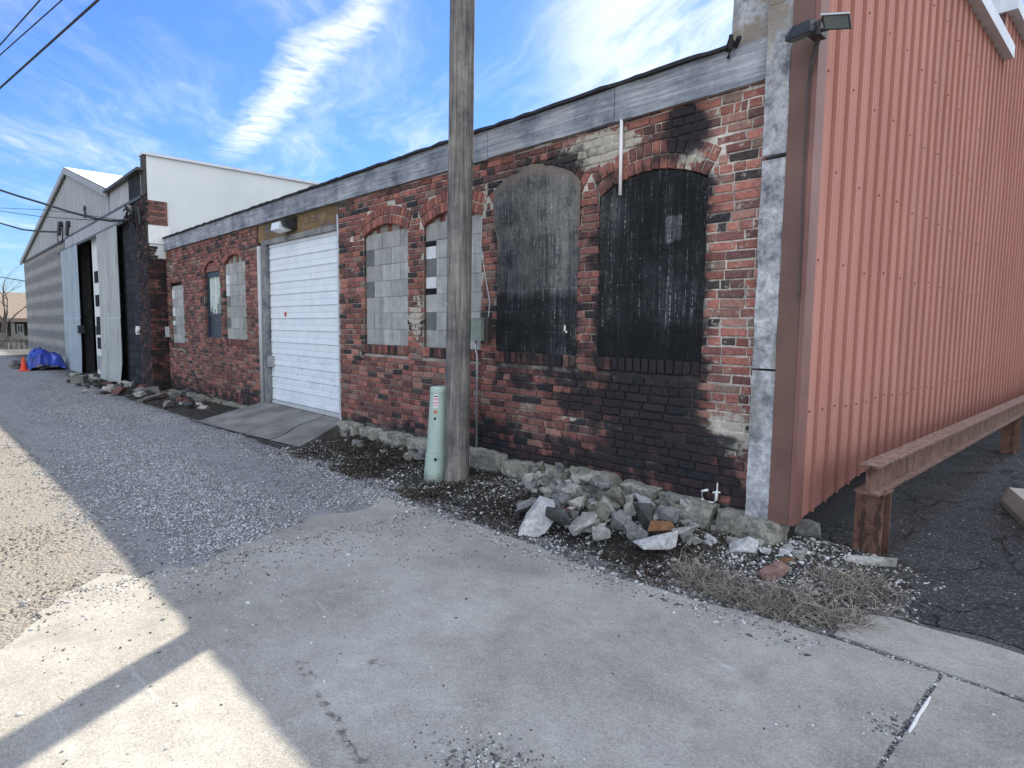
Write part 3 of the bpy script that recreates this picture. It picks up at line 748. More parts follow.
# infill of concrete block
def infill(o, seed, specials=None, base=(.37, .375, .36)):
    random.seed(seed); x0, x1, zs, zp, zc, kk = o; m = MB(); y = .035; rows = int((zp-zs)/.2+.99)
    cx, cz, r = circ(o)
    def cap(x): return min(zp+.03, cz+math.sqrt(max(0, r*r-(x-cx)**2))-.01) if kk else zp
    for j in range(rows):
        z0 = zs+.002+j*.2; x = x0+.004-(.2 if j % 2 else 0)
        while x < x1-.02:
            a, b = max(x, x0+.004), min(x+.4, x1-.004); x += .4
            if b-a < .03: continue
            z1 = min(z0+.192, cap((a+b)/2))
            if z1-z0 < .03: continue
            k = random.uniform(.82, 1.12); c = tuple(q*k for q in base)
            if random.random() < .12 and b-a < .25: c = tuple(q*.55 for q in base)
            if specials and (j, round((a-x0)/.2)) in specials:
                sp = specials[(j, round((a-x0)/.2))]; w_ = .19
                for (f0, f1, cc) in sp: m.box(a, a+w_, y-.002, y+.08, z0+f0*.192, z0+f1*.192, cc)
                a += w_+.008
                if b-a < .05: continue
            m.box(a, b-.008, y+random.uniform(-.002, .003), y+.08, z0, z1, c)
    m.box(x0-.02, x1+.02, y+.006, y+.085, zs-.004, zp-.002, (.30, .30, .285))
    if kk:   # mortared crown
        for i in range(12):
            xa = x0+(x1-x0)*i/12; xb = x0+(x1-x0)*(i+1)/12; zt = cz+math.sqrt(r*r-((xa+xb)/2-cx)**2)
            m.box(xa, xb, y+.010+.004*(i % 2), y+.085, zp-.01, zt+.02, (.26, .24, .21) if i % 3 else (.17, .07, .055))
    f = m.build('window_infill', 'concrete_block', bb); return f
W, K, D_ = (.62, .64, .66), (.012, .012, .014), (.14, .15, .15)
a = infill(OPEN[0], 11, {(5, 0): [(0, 1, W)], (3, 0): [(0, 1, W)], (2, 0): [(0, .5, W), (.5, 1, D_)]})
infill(OPEN[2], 12, {(4, 0): [(0, 1, W)], (5, 0): [(0, 1, W)], (1, 0): [(0, 1, D_)]}, (.36, .365, .345))
infill(OPEN[3], 13, {(5, 0): [(0, 1, D_)], (3, 0): [(0, 1, D_)]}); infill(OPEN[4], 14, {(5, 0): [(0, .7, W), (.7, 1, K)], (3, 0): [(0, .35, K), (.35, 1, W)], (1, 0): [(0, 1, D_)], (4, 0): [(0, 1, D_)]})
random.seed(21)
# tarred render in the two right openings
def tar(o, fn, y, over):
    x0, x1, zs, zp, zc, kk = o; m = MB(); cx, cz, r = circ(o); n = 44; h = 70
    vs = []; tone = []
    for j in range(h+1):
        for i in range(n+1):
            u = i/n; x = x0-.004+(x1-x0+.008)*u; zt = cz+math.sqrt(max(0, (r+over)**2-(x-cx)**2))-.004
            z = zs-.006+(zt-zs)*j/h; vs.append((x, y+.006*fbm(x, z, 1, 3), z)); tone.append(fn(x, z))
    m.add(vs, [(j*(n+1)+i, j*(n+1)+i+1, (j+1)*(n+1)+i+1, (j+1)*(n+1)+i) for j in range(h) for i in range(n)], (1, 1, 1), tone=tone)
    return m.build('window_infill', 'tar_render', bb, smooth=True)
def t6(x, z):
    b = .10
    if z < 1.85: b = .10-.20*min(1, (1.85+.05*fbm(x, 0, 1, 6)-z)/.10)
    if z > 2.35: b += .05
    if -3.95 < x < -3.72: b += .07
    if x > -3.80: b += .05
    return b
def t7(x, z):
    b = -.045
    if z < 1.55: b -= .08*min(1, (1.55-z)/.15)
    b += .10*ell(x, z, -2.6, 1.75, .35, .30)+.13*ell(x, z, -3.22, 2.42, .17, .20)
    if x < -3.05: b += .04
    if -2.72 < x < -2.58 and 2.16 < z < 2.36: b += .22
    return b
o7 = tar(OPEN[6], t7, -.006, .0)
m = MB(); n = 60; h = 90; vs = []; tn = []; eg = []; x0, x1 = OPEN[5][0]-.004, OPEN[5][1]+.004
for j in range(h+1):
    for i in range(n+1):
        u = i/n; x = x0+(x1-x0)*u; v = j/h
        dome = 2.62+.36*max(0, 1-((u-.46)/.60)**2)**.6+.020*fbm(x, 3, 2, 4)+.006*fbm(x, 3, 2, 22)
        z = 1.245+(dome-1.245)*v
        k_ = max(0, min(1, (z-2.30)/.25)); y = .002*(1-k_)-.026*k_
        xe = x+(u-.5)*.06*k_
        vs.append((xe, y+.005*fbm(x, z, 1, 3), z)); e = max(0, 1-(dome-z)/.16)
        eg.append(max(e, .8*max(0, 1-min(u, 1-u)/.07)*(z > 2.2)))
        tn.append(t6(x, z)+.055+.05*e+.05*fbm(x, z, 4, 4))
m.add(vs, [(j*(n+1)+i, j*(n+1)+i+1, (j+1)*(n+1)+i+1, (j+1)*(n+1)+i) for j in range(h) for i in range(n)], (1, 1, 1), tone=tn, edge=eg)
m.build('window_infill', 'tar_render', bb, smooth=True)
def flakes(lst):
    m = MB()
    for (x, y, w_, h_, Y) in lst:
        c = onY(x, y, Y); k = 10; pts = []
        for i in range(k):
            an = 2*math.pi*i/k; rr = 1+jit(.35); pts.append((c.x+w_*rr*math.cos(an), Y, c.z+h_*rr*math.sin(an)))
        m.prism(pts, (0, .006, 0))
    return m.build('paint_flake', 'white_flake', bb)
flakes([(556, 203, .028, .014, -.008), (566, 201, .05, .006, -.008)]); flakes([(564.5, 328, .010, .035, -.010), (566, 332, .013, .010, -.011)])
flakes([(669, 311, .009, .045, .010), (670, 316, .012, .014, .009)]); flakes([(648, 330, .02, .012, .012)])

# window with a dark lower board
o = OPEN[1]
m = MB(); x0, x1 = -13.46, -12.52
m.box(x0, -13.36, .05, .10, 1.22, 2.47, (1, 1, 1)); m.box(-12.60, x1, .05, .10, 1.22, 2.47); m.box(-13.36, -12.60, .05, .10, 2.42, 2.52); m.box(-13.36, -12.60, .05, .10, 1.215, 1.26)
m.box(-13.36, -12.60, .055, .10, 1.655, 1.70)
win = m.build('window', 'navy_board', bb)
m = MB(); m.box(-13.36, -12.60, .08, .085, 1.70, 2.42); m.build('pane', 'window_glass', win)
m = MB()
for i in range(12):
    xa = -13.36+.76*i/12; m.box(xa, xa+.06, .0775-.002*(i % 2), .079, 1.95+.08*math.sin(i*1.7)-(.2 if i < 6 else 0), 2.42)
m.build('curtain', 'curtain', win)
m = MB(); m.box(-12.98, -12.955, .058, .082, 1.70, 2.42); m.build('glazing_bar', 'white_plastic', win)
m = MB(); m.box(-13.36, -12.60, .07, .08, 1.26, 1.655); m.build('lower_panel', 'navy_board', win)
m = MB()   # brick tympanum below the arch
for i in range(4):
    z0 = 2.525+i*.056
    if i < 3: m.box(-13.36+.06*i, -12.62-.06*i, .02, .1, z0, z0+.05, random.choice(REDS), soot=0., lime=0.)
m.box(-13.46, -12.52, .06, .11, 2.5, 2.74, (.15, .12, .1), soot=0., lime=0.)
m.build('arch_fill', 'brick', bb)
# roller door
m = MB(); x0, x1 = -10.30, -7.895; prof = []; z = .245
i = 0
while z < 2.80:
    prof += [(z, .06), (z+.014, .040), (z+.085, .045), (z+.092, .050), (z+.100, .045), (z+.178, .045), (z+.188, .06)]
    z += .192; i += 1
prof = [(min(zz_, 2.82), y) for zz_, y in prof]
n = len(prof); m.add([(x0, y, z) for z, y in prof]+[(x1, y, z) for z, y in prof], [(i, i+1, n+i+1, n+i) for i in range(n-1)])
door = m.build('roller_door', 'door_white', bb)
m = MB(); m.box(x0, x1, .032, .07, .19, .244); m.build('bottom_bar', 'grey_plastic', door)
m = MB(); m.box(-9.79, -9.63, .038, .0445, 1.60, 1.72); m.build('sticker', 'white_plastic', door)
m = MB(); c = Vector((-9.71, .036, 1.665)); pts = []
for i in range(16):
    an = 2*math.pi*i/16; pts.append((c.x+.0028*16*math.sin(an)**3, .035, c.z+.0032*(13*math.cos(an)-5*math.cos(2*an)-2*math.cos(3*an)-math.cos(4*an))))
m.prism(pts, (0, .002, 0)); m.build('heart_mark', 'sticker_red', door)
m = MB(); m.box(-10.30, -10.20, -.03, .04, .80, .98); m.build('latch', 'pipe_metal', door)
m = MB(); m.box(-10.47, -10.305, -.02, .20, .17, 2.79); m.box(-10.655, -10.56, .045, .2, .14, 2.86); m.build('door_jamb', 'jamb_wood', bb)
m = MB(); m.box(-7.895, -7.85, -.015, .17, .18, 3.0); m.build('door_jamb', 'grey_plastic', bb)
m = MB(); m.box(-10.66, -7.90, .012, .07, 2.86, 3.16); m.build('header_board', 'header_wood', bb)
m = MB(); m.box(-10.50, -7.90, -.004, .08, 2.80, 2.875); m.build('lintel', 'jamb_wood', bb)
m = MB(); m.box(-10.6, -7.9, .10, .2, 2.90, 3.4); m.build('backing', 'dark_void', bb)
# fascia of weathered boards, roof
xs = [-16.1, -13.9, -11.6, -9.0, -6.6, -4.75, -3.2, -1.945]
for a, b in zip(xs[:-1], xs[1:]):
    m = MB(); zz0 = 3.155+jit(.006); zz1 = 3.425+jit(.005); k = 14
    vs = [];
    for i in range(k+1):
        x = a+.004+(b-a-.008)*i/k; d = .006*fbm(x, 0, 4, 2); q = .006*fbm(x, 2, 4, 9)
        vs += [(x, -.05+d, zz0+q), (x, -.05+d, zz1), (x, .02, zz1), (x, .02, zz0+q)]
    fs = []
    for i in range(k):
        for e in range(4): fs.append((i*4+e, i*4+(e+1) % 4, i*4+4+(e+1) % 4, i*4+4+e))
    fs += [(0, 1, 2, 3), tuple(k*4+e for e in range(4))]
    m.add(vs, fs); m.build('fascia_board', 'weathered_board', bb)
m = MB(); k = 160; vs = []; fs = []
for i in range(k+1):
    x = -16.12+(16.12-2.2)*i/k; u = .014*fbm(x, 0, 1, 5)+jit(.004); yy = -.085+.02*fbm(x, 5, 1, 4)
    vs += [(x, yy, 3.425+u*.6), (x, yy+.01, 3.455+u), (x, .4, 3.49)]
for i in range(k):
    fs += [(i*3, i*3+1, i*3+4, i*3+3), (i*3+1, i*3+2, i*3+5, i*3+4)]
fs += [(i*3, i*3+3, i*3+3, i*3) for i in range(0)]
vs += [(v[0], .02, 3.43) for v in vs[0::3]]; nb = (k+1)*3
fs += [(i*3, (i+1)*3, nb+i+1, nb+i) for i in range(k)]
m.add(vs, fs); rf = m.build('roof_edge', 'tar_edge', bb)
m = MB(); m.add([(-16.1, .35, 3.485), (-1.9, .35, 3.485), (-1.9, 9, 3.75), (-16.1, 9, 3.75)], [(0, 1, 2, 3)]); m.build('roof', 'roofing', bb)
# limestone foundation blocks
def stone_mesh(dims, seed, npts=16, bev=.05, sub=True):
    rg = random.Random(seed); bm = bmesh.new()
    for i in range(npts):
        v = Vector((rg.uniform(-1, 1), rg.uniform(-1, 1), rg.uniform(-1, 1)))
        m_ = max(abs(v.x), abs(v.y), abs(v.z)); v = v/m_*rg.uniform(.82, 1) if rg.random() < .7 else v.normalized()
        bm.verts.new((v.x*dims[0]/2, v.y*dims[1]/2, v.z*dims[2]/2))
    r_ = bmesh.ops.convex_hull(bm, input=bm.verts)
    bmesh.ops.delete(bm, geom=[g for g in r_['geom_interior'] if isinstance(g, bmesh.types.BMVert)], context='VERTS')
    bmesh.ops.dissolve_limit(bm, angle_limit=R(9), verts=bm.verts, edges=bm.edges)
    try: bmesh.ops.bevel(bm, geom=list(bm.edges), offset=min(dims)*bev*.6, segments=1, affect='EDGES', clamp_overlap=True)
    except Exception: pass
    bmesh.ops.triangulate(bm, faces=bm.faces)
    if sub:
        bmesh.ops.subdivide_edges(bm, edges=[e for e in bm.edges if e.calc_length() > min(dims)*.25], cuts=1)
        bmesh.ops.triangulate(bm, faces=bm.faces)
        for v in bm.verts:
            d = mn.fractal(v.co*9/max(.2, max(dims))+Vector((seed, 0, 0)), 1, 2, 4)*min(dims)*.045
            v.co += v.co.normalized()*d
    bmesh.ops.recalc_face_normals(bm, faces=bm.faces)
    me = bpy.data.meshes.new('stone'); bm.to_mesh(me); bm.free(); return me
def block_mesh(dims, seed):
    rg = random.Random(seed); bm = bmesh.new()
    bmesh.ops.create_cube(bm, size=1)
    for v in bm.verts: v.co = Vector((v.co.x*dims[0]*(1+rg.uniform(-.10, .04)), v.co.y*dims[1], v.co.z*dims[2]*(1+rg.uniform(-.2, .05))))
    bmesh.ops.subdivide_edges(bm, edges=bm.edges, cuts=4, use_grid_fill=True)
    for v in bm.verts:
        e = sum(1 for a_, d in zip(v.co, dims) if abs(a_) > d*.42)
        if e >= 2: v.co *= .93
        v.co += Vector((mn.fractal(v.co*6+Vector((seed, 0, 0)), 1, 2, 4), mn.fractal(v.co*6+Vector((0, seed, 0)), 1, 2, 4), mn.fractal(v.co*6+Vector((0, 0, seed)), 1, 2, 4)))*.022
    me = bpy.data.meshes.new('block'); bm.to_mesh(me); bm.free(); return me
FS = [(-7.75, -7.25, .20), (-7.2, -6.78, .19), (-6.72, -6.1, .20), (-6.05, -5.55, .21), (-5.5, -4.95, .23), (-4.92, -4.45, .25), (-4.42, -4.05, .22), (-4.0, -3.55, .24), (-3.52, -3.05, .29), (-3.02, -2.66, .26), (-2.63, -2.17, .24), (-2.14, -1.70, .205)]
for i, (a, b, h) in enumerate(FS):
    me = block_mesh((b-a, .26, h+.06), i*7+3); me.materials.append(MATS['foundation_rock'])
    o = bpy.data.objects.new('foundation_stone', me); COL.objects.link(o); o.parent = bb
    o.location = Vector(((a+b)/2, -.02+jit(.02), (h-.06)/2+.01))-Vector((-9, 0, 0)); o.rotation_euler = (jit(.05), jit(.05), jit(.06))
for i, (a, b, h) in enumerate([(-15.9, -15.1, .10), (-15., -14.1, .12), (-14.0, -13.2, .12), (-13.1, -12.3, .13), (-12.2, -11.5, .13), (-11.45, -10.75, .14)]):
    me = block_mesh((b-a, .24, h+.25), i*5+70); me.materials.append(MATS['rock_green'])
    o = bpy.data.objects.new('foundation_stone', me); COL.objects.link(o); o.parent = bb
    o.location = Vector(((a+b)/2, -.03, (h-.06)/2-.15+.4*gfall((a+b)/2)))-Vector((-9, 0, 0)); o.rotation_euler = (jit(.05), jit(.05), jit(.06))
# concrete end pier and parapet
def slab(mb, x0, x1, y0, y1, z0, z1, n=26):
    vs = []; fs = []
    for j in range(n+1):
        z = z0+(z1-z0)*j/n
        a = [(x0, y0), (x0+(x1-x0)*.5, y0), (x1, y0), (x1, y1), (x0, y1)]
        for k_, (x, y) in enumerate(a):
            e = .008 if k_ != 1 else .004
            vs.append((x+e*fbm(z, k_*3, 1, 3), y+e*fbm(z, k_*3, 8, 3), z))
    for j in range(n):
        for k_ in range(5): fs.append((j*5+k_, j*5+(k_+1) % 5, j*5+5+(k_+1) % 5, j*5+5+k_))
    fs += [(0, 1, 2, 3, 4), tuple(n*5+k_ for k_ in range(5))]
    mb.add(vs, fs)
for a, b in ((.16, 1.225), (1.24, 2.62), (2.65, 3.60)):
    m = MB(); slab(m, -1.945, -1.785, -.075, .25, a, b); m.build('end_pier', 'cast_concrete', bb)
m = MB(); slab(m, -2.23, -1.95, -.01, .3, 3.435, 5.0); m.build('parapet', 'cast_concrete', bb)
m = MB(); slab(m, -1.945, -1.785, -.06, .25, 3.61, 5.0); m.build('end_pier', 'cast_concrete', bb)
m = MB(); slab(m, -2.18, -1.80, .3, 8, 3.3, 4.9, 4); m.build('parapet', 'cast_concrete', bb)
m = MB(); m.tube([(-2.24, -.05, 3.42), (-2.2, -.09, 3.47), (-2.17, -.06, 3.43), (-2.13, -.1, 3.46)], .02, 6); m.tube([(-2.2, -.08, 3.5), (-2.19, -.1, 3.4), (-2.22, -.07, 3.36)], .015, 6); m.build('roof_tar_lump', 'tar_edge', bb)

# ================================================================== RED METAL BUILDING
XR = -1.62
rb = thing('metal_building', (XR, 3, 0), 'tall building end clad in ribbed red metal siding beside the asphalt lot', 'building')
def bot(y): return .22+.14*min(1, max(0, y/1.2))
def ribs(y0, y1, ztop, m, zlow=None):
    prof = []; y = y0
    while y < y1:
        for dy, d in ((0, 0), (.060, 0), (.064, .003), (.076, .003), (.080, 0), (.120, 0), (.124, .003), (.136, .003), (.140, 0), (.172, 0), (.176, -.02), (.192, -.02), (.194, .020), (.206, .020), (.222, 0), (.2279, 0)):
            prof.append((min(y+dy, y1), d))
        y += .228
    n = len(prof); Z = 24
    vs = []
    for j in range(Z+1):
        for yy, d in prof:
            b = bot(yy) if zlow is None else zlow; z = b+(ztop-b)*j/Z; vs.append((XR+d+.004*fbm(yy, z, 2, .7), yy, z))
    m.add(vs, [(j*n+i, j*n+i+1, (j+1)*n+i+1, (j+1)*n+i) for j in range(Z) for i in range(n-1)])
SIDE = MB(); ribs(.03, 15., 4.88, SIDE)
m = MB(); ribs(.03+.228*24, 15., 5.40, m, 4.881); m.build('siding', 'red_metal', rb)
m = MB(); m.box(-1.78, -1.645, -.085, .0, .205, 4.92); m.build('corner_trim', 'maroon_trim', rb)
m = MB(); m.box(-1.642, -1.61, -.088, .05, .21, 4.92); m.build('corner_trim', 'maroon_lit_side', rb)
m = MB(); m.box(-1.85, -1.70, .02, 15, -.1, 4.7); m.build('foundation', 'tar_edge', rb)
m = MB(); m.box(-1.70, -1.51, -.1, 5.50, 4.78, 4.93); m.build('roof_trim', 'pale_trim', rb)
m = MB(); m.box(-1.70, -1.51, 5.50, 15, 5.36, 5.52); m.box(-2.9, -1.70, 5.45, 5.55, 5.36, 5.52); m.build('roof_trim', 'pale_trim', rb)
m = MB(); m.box(-2.9, XR-.01, 5.552, 5.58, 4.8, 5.38); m.build('step_wall', 'maroon_trim', rb)
m = MB(); m.add([(-1.75, 5.6, 5.45), (-1.75, 15, 5.45), (-10, 15, 5.9), (-10, 5.6, 5.9)], [(0, 1, 2, 3)]); m.build('roof', 'roofing', rb)
m = SIDE
for zz0, st, off in ((.95, 1, 0), (1.95, 2, 0), (2.55, 2, 1), (3.15, 2, 0), (3.75, 2, 1), (4.35, 2, 0)):
    y = .10+off*.228
    while y < 12:
        zc_ = zz0+.015*math.sin(y*5)+jit(.01); m.tube([(XR, y, zc_), (XR+.010, y, zc_)], .008, 6, (.55, .46, .44)); y += .228*st
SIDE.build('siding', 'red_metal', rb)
# twin floodlight on the corner
fl = thing('floodlight', (-1.62, -.10, 3.25), 'twin-headed dark floodlight bracket on the corner of the red siding', 'floodlight')
def at(x, y, Y): return onY(x, y, Y)
mt = at(818, 31, -.18)
m = MB(); m.obox(mt, (.035, 0, 0), (0, .05, 0), (0, 0, .04)); m.tube([mt, at(823, 18, -.22), at(830, 15, -.26)], .012, 6); m.tube([mt, at(828, 29, -.24), at(836, 22, -.28)], .011, 6); m.tube([mt, at(808, 27, -.22), at(803, 27, -.22)], .012, 6); m.build('bracket', 'dark_bronze', fl)
def head(c, ax, ay, az, name):
    m = MB(); c, ax, ay, az = (Vector(q) for q in (c, ax, ay, az)); vs = []
    for k_, sc in ((-1, .78), (.2, 1.), (1, 1.)):
        for sx, sy in ((-1, -1), (1, -1), (1, 1), (-1, 1)): vs.append(c+ax*sx*sc+ay*sy*sc+az*k_)
    fs = [(0, 1, 2, 3), (8, 9, 10, 11)]+[(r_*4+k_, r_*4+(k_+1) % 4, r_*4+4+(k_+1) % 4, r_*4+4+k_) for r_ in range(2) for k_ in range(4)]
    m.add(vs, fs)
    for k_ in range(-3, 4): m.obox(c-az*1.1+ax*(k_*.24), ax*.03, ay*.7, az*.25)
    h_ = m.build(name, 'black_metal', fl)
    m = MB(); m.obox(c+az*1.02, ax*.86, ay*.82, az*.03); m.build('lens', 'window_glass', h_)
    m = MB(); m.obox(c+az*.95+ay*1.06, ax*1.05, ay*.05, az*.35); m.build('visor', 'grey_plastic', h_)
head(at(837, 20, -.30), (.068, .02, -.012), (.0, -.025, .034), (.012, -.04, -.028), 'lamp_head')
head(at(802, 31, -.26), (.075, -.01, .004), (-.0, .055, .012), (-.004, -.008, -.036), 'lamp_head')
m = MB(); m.tube([mt+Vector((0, .02, -.03)), at(812, 60, -.13), at(808, 85, -.105), at(803, 180, -.10), at(799, 300, -.10)], [.016, .016, .006, .004, .004], 6); m.build('conduit', 'dark_bronze', fl)

# ================================================================== THINGS ON THE WALL
o = thing('wall_light', (-9.4, 0, 2.9), 'white-lensed wall light on the wooden board above the roller door', 'light')
m = MB(); m.prism([(-9.55, .01, 3.13), (-9.55, -.20, 3.06), (-9.55, -.17, 2.97), (-9.55, .01, 2.93)], (.38, 0, 0)); m.build('housing', 'black_metal', o)
m = MB(); m.prism([(-9.57, -.02, 3.09), (-9.57, -.21, 3.04), (-9.57, -.23, 2.93), (-9.57, -.10, 2.90), (-9.57, -.02, 2.93)], (.29, 0, 0)); m.build('lens', 'lens_glass', o)
o = thing('electrical_box', (-4.84, 0, 1.3), 'small olive electrical box with a thin conduit down the brick wall', 'electrical box')
m = MB(); m.box(-4.95, -4.77, -.10, -.02, 1.36, 1.58); b = m.build('box', 'box_green', o)
m = MB(); m.box(-4.775, -4.71, -.06, -.012, 1.34, 1.60); m.build('door', 'dark_bronze', o)
m = MB(); m.tube([(-4.90, -.06, 1.37), (-4.90, -.06, 1.28), (-4.885, -.05, 1.20), (-4.885, -.05, .02)], .0135, 8); m.build('conduit', 'pipe_metal', o, True)
m = MB(); m.tube([(-4.74, -.03, 1.58), (-4.72, -.03, 1.75), (-4.80, -.03, 2.05), (-4.86, -.03, 2.30), (-4.85, -.03, 2.6)], .005, 5); m.build('wire', 'grey_plastic', o)
m = MB(); m.box(-4.96, -4.76, -.105, -.015, 1.58, 1.59); m.build('lid', 'box_green', o)
m = MB(); m.tube([(-3.13, -.045, 3.16), (-3.12, -.05, 2.57)], .014, 8)
tag(m.build('vent_pipe', 'white_plastic', smooth=True, origin=(-3.12, -.05, 2.57)), 'short white plastic pipe hanging below the fascia over the blackened brickwork', 'pipe')
m = MB(); m.tube([(-10.60, -.0, 2.80), (-10.60, 0, 1.5), (-10.59, 0, .16)], .042, 10)
tag(m.build('downpipe', 'grey_plastic', smooth=True, origin=(-10.6, 0, .16)), 'pale vertical pipe beside the left post of the roller door', 'pipe')
o = thing('pipe_stub', (-2.1, -.05, .27), 'bent white pipe stubs low on the sooty brick near the concrete pier', 'pipe')
m = MB(); p1 = [at(x, y, -.05) for x, y in ((708, 490), (702, 491), (702, 499), (705, 502), (713, 503), (716, 500), (717, 491))]; m.tube(p1, .011, 6); m.build('elbow', 'white_plastic', o, True)
m = MB(); m.tube([at(717.5, 483, -.05), at(717, 493, -.05)], .006, 6); m.tube([at(713, 492.5, -.05), at(720, 492.5, -.05)], .008, 6); m.build('tap', 'white_flake', o)
m = MB(); m.box(-16.03, -15.93, -.09, -.012, 1.18, 1.42); tag(m.build('meter_box', 'grey_plastic', origin=(-15.98, 0, 1.2)), 'small grey box on the brick beside the leftmost filled window', 'electrical box')

# ================================================================== POLE, PEDESTAL, RAIL
PX, PY = -4.545, -.585
po = thing('utility_pole', (PX, PY, 0), 'weathered wooden utility pole standing in the gravel before the brick wall', 'utility pole')
m = MB(); n = 40; H_ = 9.4; vs = []; rows = 46
for j in range(rows+1):
    z = -.1+(H_+.1)*j/rows; r_ = .115-.0008*z
    for i in range(n):
        an = 2*math.pi*i/n; g = .004*fbm(math.cos(an)*6, math.sin(an)*6, z*.5)+(.006 if i in (9, 10, 27, 33) else 0)*-1
        vs.append((PX+(r_+g)*math.cos(an)+.006*z, PY+(r_+g)*math.sin(an)+.006*z, z))
m.add(vs, [(j*n+i, j*n+(i+1) % n, (j+1)*n+(i+1) % n, (j+1)*n+i) for j in range(rows) for i in range(n)]+[tuple(rows*n+i for i in range(n))])
m.build('shaft', 'pole_wood', po, True)
for (x, y) in ((455.5, 351), (447.5, 304), (448.5, 316), (462, 120)):
    m = MB()
    p = on_plane(x, y, (PX-.08, PY-.10, 1), (AF.x, AF.y, 0)); m.tube([p+Vector((.03, .05, 0)), p-Vector((-.006, .012, 0))], .010, 6); m.build('nail', 'white_flake', po)
pedP = onZ(433.5, 482, .01)
pe = thing('cable_pedestal', tuple(pedP), 'pale green telephone cable pedestal against the wooden utility pole', 'cable pedestal')
def rot_z(a): return Matrix.Rotation(a, 3, 'Z')
pr = .100; lean = Vector((.010, .012, 0)); axd = Vector((.035, .03, 1.))
def pc(z): return pedP+axd*z+Vector((-.02, .04, 0))
def ring_tube(m, zs, rs, n=28):
    vs = []
    for z, r_ in zip(zs, rs):
        for i in range(n):
            an = 2*math.pi*i/n; vs.append(pc(z)+Vector((r_*math.cos(an), r_*math.sin(an), 0)))
    m.add(vs, [(j*n+i, j*n+(i+1) % n, (j+1)*n+(i+1) % n, (j+1)*n+i) for j in range(len(zs)-1) for i in range(n)]+[tuple(range(n)), tuple((len(zs)-1)*n+i for i in range(n))])
m = MB(); ring_tube(m, [-.05, .27, .275, .28], [.115, .108, .108, .1]); m.build('base', 'pedestal_green', pe, False)
m = MB(); ring_tube(m, [.279, .284, .86, .865], [.095, .1005, .090, .088]); bd = m.build('cover', 'pedestal_green', pe, False)
m = MB(); ring_tube(m, [.862, .866, .905, .918, .922], [.086, .094, .093, .086, .06]); m.build('cap', 'pedestal_green', pe, False)
cdir = (CAM-pedP); cdir.z = 0; cdir.normalize(); sdir = Vector((0, 0, 1)).cross(cdir)
def onped(z, off, w_, h_, mname, name, r_=.0965):
    m = MB(); vs = []; k = 6
    for i in range(k+1):
        an = off+w_*(i/k-.5)
        for dz_ in (-h_/2, h_/2):
            rr = r_ - (z-.28)*.0175; vs.append(pc(z+dz_)+(cdir*math.cos(an)+sdir*math.sin(an))*(rr+.0055))
    m.add(vs, [(i*2, i*2+2, i*2+3, i*2+1) for i in range(k)]); return m.build(name, mname, pe)
onped(.79, -.38, .50, .125, 'white_plastic', 'label'); 
for zz0, mm, hh in ((.835, 'sticker_dark', .012), (.808, 'sticker_pink', .024), (.775, 'sticker_pink', .02), (.748, 'sticker_pink', .014)): onped(zz0, -.38, .44, hh, mm, 'label_print', .098)
onped(.685, -.36, .38, .03, 'sticker_orange', 'label'); onped(.622, -.38, .24, .026, 'sticker_dark', 'label')
m = MB(); cpt = pc(.235)+cdir*.112; cpt = pc(.235)+(cdir*math.cos(-.12)+sdir*math.sin(-.12))*.110; m.tube([cpt, cpt+cdir*.006], .014, 12); m.build('lock_hole', 'dark_void', pe)
# steel guard rail
gr = thing('guard_rail', (-1.25, .3, 0), 'rusty steel I-beam guard rail on short posts along the red siding', 'guard rail')
def ibeam(m, p0, p1, w_, h_, up, tf=.018, tw=.02):
    p0, p1, up = Vector(p0), Vector(p1), Vector(up); d = (p1-p0); L = d.length; d.normalize(); s_ = d.cross(up).normalized(); c = (p0+p1)/2
    m.obox(c+up*(h_/2-tf/2), s_*w_/2, up*tf/2, d*L/2); m.obox(c-up*(h_/2-tf/2), s_*w_/2, up*tf/2, d*L/2); m.obox(c, s_*tw/2, up*(h_/2-tf), d*L/2)
m = MB(); ibeam(m, (-1.235, .10, .560), (-1.235, 12.5, .560), .125, .19, (0, 0, 1), .016, .03); m.build('beam', 'rusty_steel', gr)
m = MB(); m.box(-1.345, -1.165, .20, .40, .451, .464); m.build('cap_plate', 'rusty_steel', gr)
for y in (.30, 5.6, 10.8):
    m = MB(); ibeam(m, (-1.255, y, -.1), (-1.255, y, .45), .165, .17, (1, 0, 0) if False else (0, 1, 0), .014, .014); m.build('post', 'rusty_steel', gr)
# wheel stop
m = MB(); p = Vector((-.62, 1.80, .006)); d = Vector((.60, -.80, 0)).normalized(); d = Vector((.34, -.94, 0)); s_ = Vector((.94, .34, 0))
prof = [(-.15, 0), (-.15, .05), (-.10, .16), (.10, .16), (.15, .05), (.15, 0)]
vs = []
for k_ in (-1, -.9, 0, .9, 1):
    for a, b in prof: vs.append(p+s_*(a*(.93 if abs(k_) == 1 else 1)+.15)+d*(k_*.85)+Vector((0, 0, b*(.95 if abs(k_) == 1 else 1))))
n = 6; m.add(vs, [(j*n+i, j*n+(i+1) % n, (j+1)*n+(i+1) % n, (j+1)*n+i) for j in range(4) for i in range(n)]+[tuple(range(n)), tuple(4*n+i for i in range(n))])
tag(m.build('wheel_stop', 'concrete', origin=tuple(p)), 'pale concrete wheel stop lying on the dark asphalt lot', 'wheel stop')

